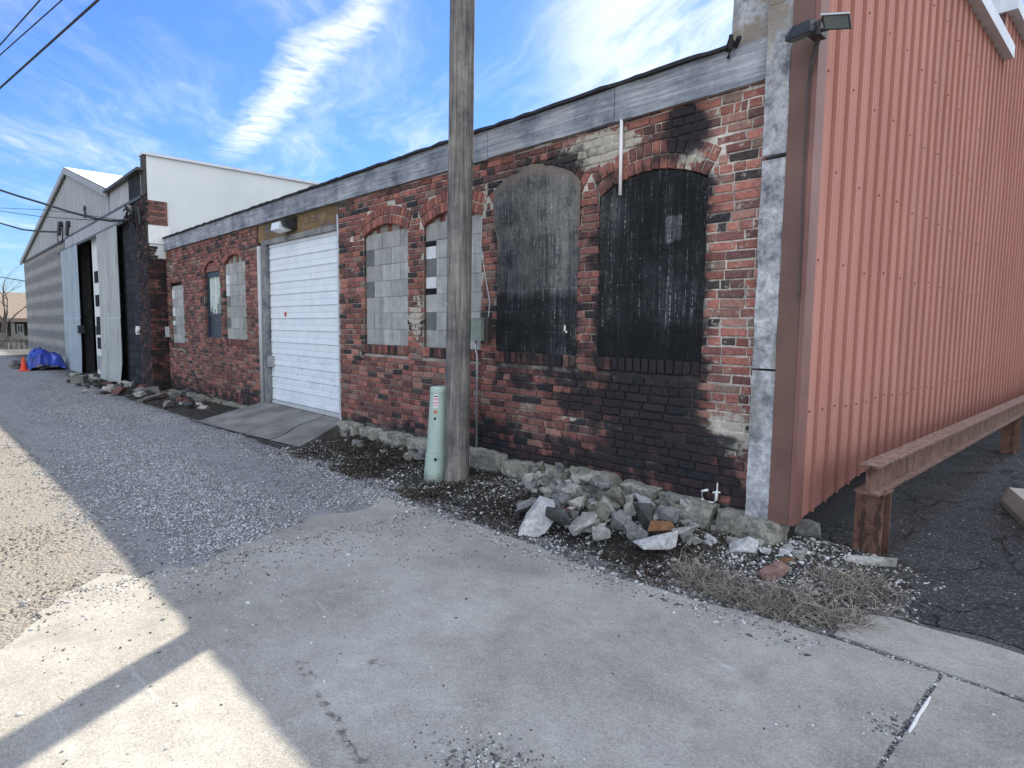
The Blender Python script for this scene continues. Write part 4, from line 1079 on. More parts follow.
# ================================================================== WAREHOUSE
YB = -.35
wh = thing('warehouse', (-26, YB, 0), 'old grey gabled warehouse with sliding sheet-metal doors and a white stuccoed side wall', 'building')
m = MB(); m.box(-38.8, -26.4, YB, YB+.25, -1., 4.36); m.build('block_wall', 'striped_block', wh)
def vribs(m, x0, x1, zb, ztop, y, pitch=.3, d=.02):
    x = x0; prof = []
    while x < x1-.001:
        for dx2, dd in ((0, 0), (pitch*.7, 0), (pitch*.8, d), (pitch*.92, d)): prof.append((min(x+dx2, x1), dd))
        x += pitch
    prof.append((x1, 0)); n = len(prof)
    m.add([(x, y-dd, zb(x)) for x, dd in prof]+[(x, y-dd, ztop(x)) for x, dd in prof], [(i, i+1, n+i+1, n+i) for i in range(n-1)])
PKX, PKZ = -25.6, 6.62
def gz(x): return PKZ-(PKX-x)*(PKZ-4.65)/(PKX+38.0) if x < PKX else PKZ-(x-PKX)*.262
m = MB(); vribs(m, -38.8, -19.6, lambda x: 4.38, lambda x: max(4.4, gz(x)-.02), YB-.01, .45, .03); m.build('gable_siding', 'grey_siding', wh)
m = MB(); m.box(-38.85, -16.3, YB-.06, YB+.02, 4.33, 4.40); m.build('flashing', 'dark_bronze', wh)
m = MB()
for xa, za, xb, zb in ((-39.1, gz(-39.1), PKX, PKZ), (PKX, PKZ, -19.5, gz(-19.5))):
    m.add([(xa, YB-.12, za), (xb, YB-.12, zb), (xb, 18, zb), (xa, 18, za)], [(0, 1, 2, 3)])
m.build('roof', 'bright_roof', wh)
m = MB()
for xa, za, xb, zb in ((-39.1, gz(-39.1), PKX, PKZ), (PKX, PKZ, -19.5, gz(-19.5))):
    m.prism([(xa, YB-.13, za-.03), (xb, YB-.13, zb-.03), (xb, YB-.13, zb-.22), (xa, YB-.13, za-.22)], (0, .06, 0))
    m.add([(xa, YB-.12, za-.04), (xb, YB-.12, zb-.04), (xb, 18, zb-.04), (xa, 18, za-.04)], [(0, 1, 2, 3)])
m.build('rake_trim', 'grey_siding', wh)
m = MB(); m.box(-26.2, -17.3, YB-.10, YB, 3.98, 4.30); m.build('track_cover', 'old_boards', wh)
m = MB(); m.box(-27.4, -17.6, YB-.16, YB-.10, 3.90, 3.97); m.build('door_track', 'dark_bronze', wh)
# low flat-roofed part beside the stuccoed wall
m = MB(); vribs(m, -19.6, -16.25, lambda x: 4.40, lambda x: 4.90, YB-.03, .22, .012); m.build('upper_boards', 'old_boards', wh)
m = MB(); m.box(-17.4, -16.32, YB-.05, YB-.031, 4.40, 4.89); m.build('stained_board', 'black_block', wh)
m = MB(); m.box(-19.6, -16.05, YB-.17, 6, 4.90, 4.96); m.build('eave', 'dark_bronze', wh)
m = MB(); m.box(-26.4, -21.6, YB+.02, YB+.03, 4.0, 4.36); m.build('lintel', 'dark_void', wh)
m = MB()
m.box(-25.9, -20.7, YB+3.4, YB+3.5, -.5, 4.); m.box(-26., -25.9, YB+.25, YB+3.5, -.5, 4.); m.box(-20.7, -20.6, YB+.25, YB+3.5, -.5, 4.); m.box(-26, -20.6, YB+.03, YB+3.5, 4.0, 4.1); m.box(-26, -20.6, YB+.03, YB+3.5, -.38, -.36)
m.build('interior', 'dark_void', wh)
m = MB(); m.box(-26.4, -24.2, YB, YB+.25, -.6, 4.0); m.build('door_wall', 'rock_dark', wh); m = MB(); m.box(-20.6, -18.6, YB, YB+.25, -.6, 4.); m.build('door_wall', 'rock_dark', wh)
def sheet_door(xa, xb, kick, name, mt_='galvanized'):
    m = MB(); pitch = .20; x = xa; prof = []
    while x < xb-.01:
        for dx2, dd in ((0, 0), (.06, .0), (.10, .035), (.15, .035)): prof.append((min(x+dx2, xb), dd))
        x += pitch
    n = len(prof); zs = [-.02+gfall((xa+xb)/2), .15+gfall((xa+xb)/2), .5, 1., 1.6, 1.63, 2.4, 3.2, 3.93]; vs = []
    for z in zs:
        for x, dd in prof: vs.append((x+(.02 if z < 1.61 else 0), YB-.14-dd-kick*max(0, 1-(z-gfall(-20))/.5)-(.012 if z < 1.61 else 0)+.008*fbm(x, z, 3, .8), z))
    m.add(vs, [(j*n+i, j*n+i+1, (j+1)*n+i+1, (j+1)*n+i) for j in range(len(zs)-1) for i in range(n-1)])
    dr = m.build(name, mt_, wh); return dr
d1 = sheet_door(-26.75, -23.55, .03, 'sliding_door'); d2 = sheet_door(-20.75, -18.2, .07, 'sliding_door', 'galvanized_grey')
m = MB(); m.box(-23.72, -23.5, YB-.26, YB-.1, 1.15, 1.4); m.build('handle', 'black_metal', d1)
m = MB(); m.box(-20.9, -20.7, YB-.26, YB-.1, 1.15, 1.4); m.build('handle', 'black_metal', d2)
m = MB(); m.box(-22.65, -20.8, YB+.05, YB+.12, -.4, 4.0); dp = m.build('inner_door', 'white_stucco', wh)
for z in (2.85, 2.15, 1.5, .88): 
    m = MB(); m.box(-22.4, -21.9, YB+.035, YB+.052, z-.17, z+.17); m.build('pane', 'dark_void', dp)
m = MB(); m.box(-22.5, -21.2, YB+.03, YB+.052, .08, .5); m.build('kick_plate', 'grey_siding', dp)
m = MB(); m.box(-18.6, -16.95, YB-.025, YB+.25, -.5, 4.30); m.build('stained_wall', 'black_block', wh)
m = MB(); m.tube([(-16.95, YB-.06, 1.32), (-16.95, YB-.12, 1.32)], .06, 8); m.box(-17.15, -16.98, YB-.08, YB-.02, 1.22, 1.42); m.build('meter', 'white_plastic', wh)
# brick pier with its side face
m = MB(); random.seed(5)
def pier_col():
    c = random.choice(REDS); kk = random.choice((.25, .4, .6, .9)); return tuple(q*kk for q in c)
z = -5*BH; j = 0
while z < 4.35:
    topcut = 3.02+.25*math.sin(j*2.1)
    for i in range(4):   # front
        xa = -16.95+i*.23+(.11 if j % 2 else 0)
        a, b = max(xa, -16.95), min(xa+.22, -16.03)
        if b-a > .03: m.box(a, b, YB-.03-random.uniform(0, .02), YB+.1, z, z+BH-.011, pier_col(), soot=.85+.25*fbm(a, z, 3, 2), lime=0.)
    wside = .37 if z < 2.95 else (.18+.08*fbm(z, 0, 2, 4) if z < 3.22 else 0)
    for i in range(3):
        ya = YB-.03+i*.215-(.1 if j % 2 else 0); a, b = max(ya, YB-.03), min(ya+.205, YB-.03+wside)
        if b-a > .02: m.box(-16.10, -16.0+random.uniform(0, .02), a, b, z, z+BH-.011, pier_col(), soot=.72+.3*fbm(a, z, 1, 2), lime=0.)
    if 3.72 < z < 4.22:
        for i in range(3):
            ya = YB+.02+i*.215-(.1 if j % 2 else 0); a, b = max(ya, YB-.02), min(ya+.205, YB+.40)
            if b-a > .02: m.box(-16.10, -15.985, a, b, z, z+BH-.011, tuple(q*.9 for q in random.choice(REDS)), soot=.12, lime=.1)
    z += BH; j += 1
m.box(-16.94, -16.02, YB-.025, YB+.3, -.5, 4.34, (.10, .085, .08), soot=.4, lime=0.)
m.build('brick_pier', 'brick', wh)
m = MB(); m.box(-16.30, -16.012, YB+.02, 12, 2.95, 5.24); sw = m.build('side_wall', 'white_stucco', wh)
m = MB(); m.box(-16.012, -15.98, YB+.0, YB+.46, 3.30, 3.70); m.build('white_block', 'white_plastic', sw)
m = MB(); m.box(-16.36, -15.96, YB-.06, 12.1, 5.242, 5.30); m.build('coping', 'pale_trim', sw)
m = MB(); m.box(-16.30, -16.03, YB-.035, YB+.02, 4.36, 5.24); m.build('wall_end', 'stained_end' if False else 'rock_dark', wh)
m = MB(); m.box(-38.9, -38.7, YB+.2, 18, -1, 4.6); m.build('far_wall', 'striped_block', wh)
m = MB(); m.add([(-19.6, YB, 4.36), (-19.6, 18, 4.36), (-19.6, 18, 5.), (-19.6, YB, 5.)], [(0, 1, 2, 3)]); m.build('inner_gable_wall', 'grey_siding', wh)
# S-shaped tie plate on the gable, insulators
c = onY(85, 212, YB-.06); m = MB(); pts = []
for i in range(15):
    u = i/14; an = -2.2+u*4.4
    if u < .5: a2 = R(-40)+u*2*R(220); pts.append((c.x+.085*math.cos(a2), YB-.07, c.z+.085+.085*math.sin(a2)))
    else: a2 = R(90)-(u-.5)*2*R(220); pts.append((c.x+.085*math.cos(a2), YB-.07, c.z-.085+.085*math.sin(a2)))
m.tube(pts, .025, 6); tag(m.build('wall_anchor', 'black_metal', origin=tuple(c)), 'black S-shaped tie plate on the grey warehouse gable', 'wall anchor')
br = thing('insulator_rack', tuple(onY(64, 233, YB)), 'pair of dark cable insulators with coiled wire on the warehouse gable', 'insulator')
for x in (60, 68):
    c = onY(x, 231, YB-.1); m = MB(); m.tube([c+Vector((0, .12, .22)), c+Vector((0, -.02, .25))], .10, 8); m.tube([c+Vector((0, .0, .3)), c+Vector((.15, -.06, -.16))], .06, 8); m.build('insulator', 'black_metal', br)
m = MB(); c = onY(60, 236, YB-.15); pts = [(c.x+.55*math.cos(a_/9*6.28), YB-.15, c.z+.30*math.sin(a_/9*6.28)) for a_ in range(10)]; m.tube(pts, .018, 5, caps=False); m.build('wire_coil', 'cable_black', br)
br2 = thing('cable_bracket', tuple(onY(134, 218, YB-.1)), 'tangle of service wires and a weatherhead on the blackened warehouse corner', 'cable bracket')
m = MB()
for q in range(5):
    c = onY(131+jit(4), 216+jit(5), YB-.15); pts = [(c.x+.2*math.cos(a_*.7+q), YB-.15-.05*math.sin(a_), c.z+.15*math.sin(a_*.7+q)) for a_ in range(9)]; m.tube(pts, .02, 5, caps=False)
m.build('wire_coil', 'cable_black', br2)
m = MB(); c = onY(140, 214, YB-.1); m.tube([c+Vector((0, 0, -.22)), c+Vector((0, -.02, .12)), c+Vector((-.05, -.10, .16))], .035, 8); m.build('weatherhead', 'black_metal', br2)
m = MB(); c = onY(145, 238, YB+.1); m.box(-16.0, -15.82, .02, .12, 3.22, 3.34); tag(m.build('flood_lamp', 'white_plastic', origin=(-15.9, .05, 3.22)), 'small white lamp at the left end of the fascia board', 'lamp')

# ------------------------------------------------------------------ cables
def cable(name, pts, r_, label, sag=0., group=None):
    P = [Vector(p) for p in pts]
    if len(P) == 2:
        P = [P[0].lerp(P[1], i/24)-Vector((0, 0, sag*4*(i/24)*(1-i/24))) for i in range(25)]
    m = MB(); m.tube(P, r_, 6); tag(m.build(name, 'cable_black', origin=tuple(P[0])), label, 'cable', group)
def topcable(pa, pb, r_, label):
    # straight line through two pixels, from the pole
    a = on_plane(pa[0]+(pa[0]-pb[0])*(PX and (457-pa[0])/(pa[0]-pb[0])), pa[1]+(pa[1]-pb[1])*((457-pa[0])/(pa[0]-pb[0])), (PX, PY, 0), (AF.x, AF.y, 0))
    d = ray(pb[0]-30, pb[1]+30*(pb[1]-pa[1])/(pa[0]-pb[0])); k_ = (a.z-CAM.z)/d.z*.97
    b = CAM+d*k_; m = MB(); m.tube([a, b], r_, 6); tag(m.build('overhead_cable', 'cable_black', origin=tuple(a)), label, 'cable', 'overhead cables crossing the top left of the sky')
topcable((98, 0), (0, 88), .022, 'lowest and thickest of the three overhead cables at upper left')
topcable((62, 0), (0, 55), .012, 'middle thin cable of the three overhead cables at upper left')
topcable((40, 0), (0, 45), .016, 'uppermost of the three overhead cables at upper left')
def svc(pix, Y0, Y1, r_, label):
    P = [onY(x, y, Y0+(Y1-Y0)*i/(len(pix)-1)) for i, (x, y) in enumerate(pix)]
    cable('service_cable', P, r_, label, group='service cables running to the warehouse gable')
svc([(130, 220), (112, 221), (95, 218.5), (70, 212), (40, 202.5), (18, 196), (0, 190), (-40, 176)], -.5, -2.6, .030, 'thick black service cable sagging across the warehouse gable')
svc([(57, 232), (40, 231.5), (22, 229.5), (0, 223), (-40, 212)], -.5, -1.6, .035, 'lower service cable ending at the coiled insulator rack')
svc([(125, 221), (80, 219.5), (40, 216.5), (0, 211), (-40, 205)], -.5, -1.9, .012, 'thin pale service wire below the thick service cable')
svc([(125, 221), (80, 214), (40, 209.5), (0, 208), (-40, 207)], -.5, -1.6, .010, 'thin service wire running nearly level behind the thick cable')
svc([(31, 282), (15, 279.5), (0, 277), (-30, 273)], .4, -1.0, .025, 'low cable leaving the far left corner of the warehouse')

# ================================================================== FAR LEFT
HX = -62.
hs = thing('far_house', (-66, 2, 0), 'small distant house with tan roof and dark porch at the far left', 'house')
def fx(x, y, X): return on_plane(x, y, (X, 0, 0), (1, 0, 0))
a = fx(-30, 318, HX); b = fx(34, 318, HX); a2 = fx(-30, 290, HX-4); b2 = fx(34, 292, HX-4)
m = MB(); m.add([(HX, a.y, a.z), (HX, b.y+4, b.z), (HX-6, b.y+4, b2.z), (HX-6, a.y, a2.z)], [(0, 1, 2, 3)]); m.box(HX-.1, HX, a.y, b.y+4, a.z-.25, a.z-.01); m.build('roof', 'tan_roof', hs)
m = MB(); m.box(HX-7, HX-3, a.y+.4, b.y+3.6, -.8, a.z+.3); m.build('wall', 'rock_dark', hs)
m = MB(); q = fx(10, 342, HX); q2 = fx(27, 322, HX-2.9); m.box(HX-3, HX-2.9, fx(17, 330, HX-2.9).y, fx(24, 330, HX-2.9).y, fx(17, 341, HX-2.9).z, fx(17, 324, HX-2.9).z); hw = m.build('window', 'white_plastic', hs)
m = MB(); ya, yb = fx(18.2, 330, HX-2.8).y, fx(22.5, 330, HX-2.8).y; zl, zu = fx(17, 339, HX-2.8).z, fx(17, 326, HX-2.8).z
m.box(HX-2.88, HX-2.85, ya, (ya+yb)/2-.06, zl, zu); m.box(HX-2.88, HX-2.85, (ya+yb)/2+.06, yb, zl, zu); m.build('pane', 'window_glass', hw)
for x in (4, 13, 30):
    m = MB(); y0 = fx(x, 330, HX-.3).y; m.box(HX-.4, HX-.2, y0-.12, y0+.12, -.8, a.z-.2); m.build('porch_post', 'cream_wall', hs)
fe = thing('board_fence', (-47, -2, 0), 'weathered grey board fence beyond the warehouse at the far left', 'fence')
FX = -47.
for i in range(26):
    y0 = fx(-40, 345, FX).y+i*.24; h_ = .95+.08*math.sin(i*2.3); m = MB(); m.box(FX, FX+.04, y0, y0+.20, -.8, .75+.12*math.sin(i*1.9)); m.build('board', 'plank_wood', fe)
m = MB(); m.box(FX+.04, FX+.10, fx(-40, 345, FX).y, fx(-40, 345, FX).y+6.2, .4, .5); m.build('rail', 'plank_wood', fe)
tr = thing('bare_tree', (-50, -3.6, 0), 'leafless tree with bent dark branches before the distant house', 'tree')
def branch(m, p, d, L, r_, lev):
    pts = [p]; rr = [r_]; q = p.copy(); dd = d.copy()
    for i in range(5):
        dd = (dd+Vector((jit(.16), jit(.28), .05+jit(.12)))).normalized(); q = q+dd*L/5; pts.append(q.copy()); rr.append(r_*(1-.14*(i+1)))
    m.tube(pts, rr, 6)
    if lev > 0:
        for i in range(3 if lev > 1 else 4):
            j = random.randint(2, 5); branch(m, pts[j], (dd+Vector((jit(.5), jit(1.1), jit(.5)+.1))).normalized(), L*.66, rr[j]*.62, lev-1)
random.seed(3)
tb = fx(5, 362, -50.)
m = MB(); m.tube([(tb.x, tb.y, -.8), (tb.x, tb.y+.05, 1.0), (tb.x, tb.y+.15, 1.8)], [.17, .14, .11], 8); m.build('trunk', 'bark', tr)
m = MB()
for k_ in range(6): branch(m, Vector((tb.x, tb.y+.12, 1.0+.15*k_)), Vector((jit(.3), jit(.9)+.1, .8)).normalized(), 2.2, .055, 3)
m.build('crown', 'bark', tr)
# traffic cone
cp = onG(24, 371)
o = thing('traffic_cone', tuple(cp), 'orange traffic cone standing beside the blue tarp', 'traffic cone')
m = MB(); m.box(cp.x-.13, cp.x+.13, cp.y-.13, cp.y+.13, cp.z, cp.z+.03); m.build('base', 'cone_orange', o)
m = MB(); n = 16; vs = [cp+Vector((r_*math.cos(6.283*i/n), r_*math.sin(6.283*i/n), z)) for z, r_ in ((.03, .105), (.44, .028), (.455, .022)) for i in range(n)]
m.add(vs, [(j*n+i, j*n+(i+1) % n, (j+1)*n+(i+1) % n, (j+1)*n+i) for j in range(2) for i in range(n)]+[tuple(2*n+i for i in range(n))]); m.build('cone', 'cone_orange', o, True)
# tarp over a pile
tl, trr = onZ(34, 371, 0), onZ(62, 370, 0)
m = MB(); n = 34; vs = []
ux = Vector((0, 1, 0)); Lx = .92; uy = Vector((-1, 0, 0)); tl = onG(31, 371); tl = Vector((tl.x, tl.y, tl.z)); Lx = .92*(CAM.x-tl.x)/23.9
for j in range(n+1):
    for i in range(n+1):
        u, v = i/n, j/n; e = min(1, 4*min(u, 1-u))*min(1, 3.4*min(v+.02, 1.02-v))
        h_ = (.60+.10*math.sin(u*5+1)+.24*fbm(u*3, v*3, 2))*e**.45
        fold = .05*fbm(u*9, v*2, 7)+.04*abs(fbm(u*5+v*4, 0, 3, 2))
        p = tl+ux*(u*Lx+.08*fbm(u, v, 1, 4))+uy*(v*1.9)+Vector((0, 0, max(.01, h_+fold*e)+gfall(tl.x-v*1.9)-gfall(tl.x))); vs.append(p)
m.add(vs, [(j*(n+1)+i, j*(n+1)+i+1, (j+1)*(n+1)+i+1, (j+1)*(n+1)+i) for j in range(n) for i in range(n)])
tag(m.build('tarp', 'blue_tarp', smooth=True, origin=tuple(tl)), 'crumpled bright blue tarp over a heap by the warehouse wall', 'tarp')
def plank(a, b, w_, t_, label, group, z0=.06, m_='plank_wood', tilt=0.):
    a, b = Vector(a), Vector(b); d = (b-a); L = d.length; d.normalize(); s_ = Vector((-d.y, d.x, tilt)).normalized(); up = d.cross(s_)
    m = MB(); m.obox((a+b)/2, d*L/2, s_*w_/2, up*t_/2)
    o = m.build('plank', m_, origin=tuple((a+b)/2)); tag(o, label, 'plank', group)
GP = 'loose boards lying at the foot of the warehouse and brick wall'
p, q = onG(39, 369, .04), onG(55, 363, .22); plank(p, q, .28, .05, 'wide tan board leaning against the blue tarp', GP)
p, q = onG(14, 366, .10), onG(28, 364, .12); plank(p, q, .30, .12, 'dark board behind the orange traffic cone', GP)
p, q = onG(13, 362, .24), onG(29, 361, .26); plank(p, q, .28, .10, 'uppermost dark board stacked left of the blue tarp', GP)
p, q = onG(97, 393, .04), onG(118, 389, .06); plank(p, q, .18, .04, 'pale board in the gravel before the open sliding door', GP)
p, q = onG(140, 401, .05), onG(163, 394, .10); plank(p, q, .12, .05, 'narrow board lying in the debris below the brick pier', GP)
p, q = onG(176, 381, .06), onG(200, 402, .06); plank(p, q, .14, .05, 'broken board pointing at the ramp, in leaf litter', GP)
p, q = onG(73, 380, .16), onG(86, 379, .18); plank(p, q, .5, .16, 'thick slab of timber at the threshold of the dark doorway', GP)
p, q = onG(210, 401, .08), onG(246, 396, .14); plank(p, q, .16, .09, 'dark beam beside the left edge of the concrete ramp', GP)

# ================================================================== RUBBLE
PPY, PPS = -1.10, .30
def pile_pt(x, y): return on_plane(x, y, (0, PPY, .02), (0, -PPS, 1))
GS = 'broken stones heaped at the foot of the brick wall'
def stone(x, yb, w_, h_, m_, label, seed, depth=.8, rz=0., tilt=0., p=None, group=GS, name='stone', npts=12):
    base = p if p is not None else pile_pt(x, yb); dist = (base-CAM).dot(AF); W_ = w_*dist/FPX; H_ = h_*dist/FPX/.93
    me = stone_mesh((W_, W_*depth, H_), seed, npts); me.materials.append(MATS[m_])
    o = bpy.data.objects.new(name, me); COL.objects.link(o)
    view = Vector((base.x-CAM.x, base.y-CAM.y, 0)).normalized()
    o.location = base+view*(W_*depth*.42)+Vector((0, 0, H_*.44)); o.rotation_euler = (0, tilt, YAW+rz); tag(o, label, 'stone', group); return o
k = 3.413
def Z8(cx, b, w_, h_): return 480+cx/k, 440+b/k, w_/k, h_/k
pts8 = [(127, 327), (146, 288), (200, 216), (256, 230), (264, 262), (222, 318), (200, 328)]
wp = pile_pt(*[480+165/k, 440+326/k]); PN = Vector((AF.x, AF.y, 0)).normalized()
front = [on_plane(480+a_/k, 440+b_/k, wp, PN-Vector((0, 0, .55))) for a_, b_ in pts8]
bm = bmesh.new(); cen = sum(front, Vector())/len(front)
for q in front: bm.verts.new(q-cen)
for q in front: bm.verts.new((q-cen)*.86+PN*.16+Vector((.02, 0, .035)))
r_ = bmesh.ops.convex_hull(bm, input=bm.verts)
bmesh.ops.subdivide_edges(bm, edges=bm.edges, cuts=3, use_grid_fill=True); bmesh.ops.triangulate(bm, faces=bm.faces)
for v in bm.verts: v.co += v.co.normalized()*mn.fractal(v.co*14, 1, 2, 4)*.010
bmesh.ops.recalc_face_normals(bm, faces=bm.faces)
me = bpy.data.meshes.new('stone'); bm.to_mesh(me); bm.free(); me.materials.append(MATS['rock_white']); o = bpy.data.objects.new('stone', me); COL.objects.link(o); o.location = cen
tag(o, 'large white slab tilted up at the left end of the rubble heap', 'stone', GS)
S_ = [
      (262, 322, 95, 80, 'rock_dark', 'dark grey stone under the large white slab', .8, 0),
      (290, 232, 85, 45, 'rock_grey', 'long grey stone behind the tip of the large white slab', .7, -.35),
      (312, 196, 80, 40, 'rock_light', 'pale flat-topped stone, topmost at the back left of the rubble heap', .8, 0),
      (328, 245, 72, 50, 'rock_light', 'square pale stone above the red brick fragment', .8, 0),
      (290, 272, 68, 40, 'rock_red', 'dark red brick fragment between the pale stones of the heap', .6, .1),
      (340, 336, 108, 78, 'rock_light', 'big faceted pale boulder in the front row of the heap', .9, .1),
      (372, 284, 60, 38, 'rock_light', 'small flat pale stone on top of the front boulder', .8, .2),
      (416, 292, 60, 74, 'rock_green', 'upright tan stone in the middle of the heap', .7, .1),
      (440, 264, 78, 52, 'rock_light', 'slanting pale stone right of the upright tan stone', .6, .5),
      (456, 242, 84, 72, 'rock_green', 'mossy olive boulder at the back of the heap', .8, .3),
      (413, 354, 60, 48, 'rock_light', 'round pale cobble at the very front of the heap', .9, 0),
      (394, 300, 34, 28, 'rock_light', 'egg-sized pale pebble beside the front boulder', .9, 0),
      (484, 312, 78, 66, 'rock_grey', 'grey block with a dark face in the middle of the heap', .8, .1),
      (526, 352, 96, 56, 'rock_grey', 'split brownish-grey slab standing on edge in front', .5, .45),
      (563, 244, 104, 56, 'rock_white', 'white-topped slab lying at the back right of the heap', .6, .3),
      (548, 296, 84, 66, 'rock_dark', 'blackened stone behind the orange brick', .8, 0),
      (610, 324, 98, 40, 'rock_orange', 'orange-brown brick fragment on the right of the heap', .6, .0),
      (606, 386, 172, 58, 'rock_white', 'wide flat pale slab at the right front of the heap', .5, -.1),
      (640, 284, 84, 50, 'rock_grey', 'grey stone against the foundation below the long block', .8, 0),
      (690, 330, 86, 44, 'rock_light', 'low pale stone on the right edge of the heap', .8, 0),
      (712, 376, 90, 52, 'rock_light', 'crumbling pale stone just right of the wide flat slab', .8, .2),
      (512, 262, 46, 44, 'rock_light', 'small speckled stone left of the white-topped slab', .8, 0),
      (222, 222, 50, 36, 'rock_grey', 'small grey stone behind the point of the large white slab', .8, -.4),
      (160, 252, 70, 34, 'rock_grey', 'half-buried grey stone left of the large white slab', .8, 0),
      (905, 402, 95, 60, 'rock_white', 'jagged white lump of old mortar near the corner pier', .7, .3)]
for i, (cx, b, w_, h_, m_, lb, dep, tl_) in enumerate(S_):
    x, y, ww, hh = Z8(cx, b, w_, h_)
    stone(x, y, ww*1.06, hh*1.08, m_, lb, 100+i, dep, jit(.3), tl_, p=onZ(x, y, .03) if cx > 700 else None)
stone(773, 582, 34, 20, 'rock_pink', 'pinkish red brick lump lying among gravel by the dry grass', 7, .6, .3, -.25, p=onZ(773, 582, .02), npts=12)
stone(783, 570, 16, 9, 'rock_orange', 'small orange brick chip behind the pinkish brick lump', 17, .6, .3, 0, p=onZ(785, 568, .02))
stone(802, 541, 38, 22, 'rock_grey', 'grey stone at the foot of the red corner trim', 8, .7, 0, .15, p=onZ(803, 541, .02))
stone(785, 545, 20, 14, 'rock_red', 'small reddish stone left of the grey corner stone', 9, .7, 0, .1, p=onZ(785, 545, .02))
stone(860, 569, 60, 12, 'rock_light', 'flat sliver of concrete at the foot of the first guard rail post', 10, .4, .3, .0, p=onZ(868, 572, .01))
random.seed(44)
for i in range(150):   # fill of small stones
    x = random.uniform(528, 690); t_ = random.random(); yb = 452+(x-480)*.26+t_*58
    if yb > 552 or (x > 610 and yb > 522) or (x-520)*.33+530 < yb-12: continue
    s_ = random.uniform(5, 12); stone(x, yb, s_*1.3, s_, random.choice(['rock_grey', 'rock_light', 'rock_grey', 'rock_light', 'rock_green']), 'small loose stone filling gaps in the rubble heap by the brick wall', 300+i, .85, jit(1), jit(.3), group='small filler stones of the rubble heap')
for i in range(26):   # pale chunks between the heap and the corner
    x = random.uniform(676, 812); yb = 528+(x-676)*.20+random.uniform(-8, 16); s_ = random.uniform(6, 13)
    stone(x, yb, s_*1.6, s_*.9, random.choice(['rock_light', 'rock_white', 'rock_grey', 'rock_light']), 'small pale rubble chunk between the stone heap and the corner pier', 600+i, .8, jit(1), jit(.25), p=onZ(x, yb, .05), group='pale rubble chunks near the corner pier')
for i in range(55):   # stones near the left walls
    x = random.uniform(64, 205); yb = 374+(x-64)*.17+random.uniform(0, 16); s_ = random.uniform(3, 10)
    stone(x, yb, s_*1.6, s_*.8, random.choice(['rock_grey', 'rock_light', 'rock_dark', 'rock_red']), 'small broken stone in the debris along the far wall foot', 400+i, .8, jit(1), jit(.2), p=onG(x, yb, .03), group='debris stones along the far wall foot')
for i in range(22):   # along the foundation left of the pole
    x = random.uniform(342, 440); yb = 430+(x-342)*.28+random.uniform(-3, 14); s_ = random.uniform(4, 11)
    stone(x, yb, s_*1.5, s_*.8, random.choice(['rock_grey', 'rock_light', 'rock_dark', 'rock_green']), 'small stone below the wall between the ramp and the green pedestal', 500+i, .8, jit(1), jit(.2), p=onZ(x, yb, .05), group='stones between ramp and pedestal')

# ================================================================== GRAVEL, LITTER, GRASS
rg = np.random.default_rng(3)
def keep(P, f): return P[rg.random(len(P)) < f]
# tongue of crushed stone on the lane
n = 260000; X = -3.7-rg.random(n)**1.5*20; Y = rg.uniform(-3.95, -.95, n); P = np.stack([X, Y, np.zeros(n)], 1)
nz_ = npnoise(P, .55, 2.); nzf = npnoise(P, 2.2, 9.)
bandv = np.exp(-((Y+2.55+.05*(X+6))/.55)**2)*1.0+np.exp(-((Y+1.35-.0*(X+6))/.30)**2)*.85
edge = np.clip((-4.08-X+.32*np.maximum(0, np.minimum(1, (Y+3.6)*.0))-.42*np.exp(-((Y+1.75)/.5)**2)+.22*nzf)/.25, 0, 1)
dens = np.clip((bandv*1.05-.22+.85*nz_+.5*nzf), .02, 1)*edge*np.clip((X+23)/12, .0, 1)*np.clip((Y+3.85)/.5, .10, 1)*np.where((X < -7.2) & (Y > -1.05), 0, 1)
P = keep(P, dens); n = len(P); S = rg.uniform(.003, .0092, n)*(1+.6*(rg.random(n) < .08)); P[:, 2] = .003+S*.3+np.array([gfall(x) for x in P[:, 0]])
stuff(scatter('gravel', 'chip', P, S, grey_cols(n, .14, .56, 4, (.97, 1.0, 1.04), 1.25), .7, 5), 'loose grey crushed stone spread over the lane', 'gravel')
# chips in the bed by the wall
n = 34000; X = -.78-rg.random(n)*6.6; Y = rg.uniform(-1.36, .35, n); P = np.stack([X, Y, np.zeros(n)], 1)
nz_ = npnoise(P, 1.6, 4.)
dens = np.clip(.42+.7*nz_+.45*np.exp(-((X+1.65)/.55)**2)+.35*np.exp(-((Y+1.2)/.2)**2), .03, 1)*np.where(X < -5.2, .5, 1)*np.where((X > -1.75) & (Y > .22), 0, 1)*np.where((X > -1.0) & (Y < -.55), 0, 1)*np.where((Y > -.12) & (X < -1.8), 0, 1)
P = keep(P, dens); n = len(P); S = rg.uniform(.004, .013, n)*(1+.8*(rg.random(n) < .08))
P[:, 2] = [max(gfall(p[0]), bed_z(p[0], p[1]))+.3*s for p, s in zip(P, S)]
stuff(scatter('gravel_chips', 'chip', P, S, grey_cols(n, .05, .62, 6, (1, 1, .99), 1.9), .7, 8), 'mixed white and grey stone chips in the dark soil by the wall', 'gravel')
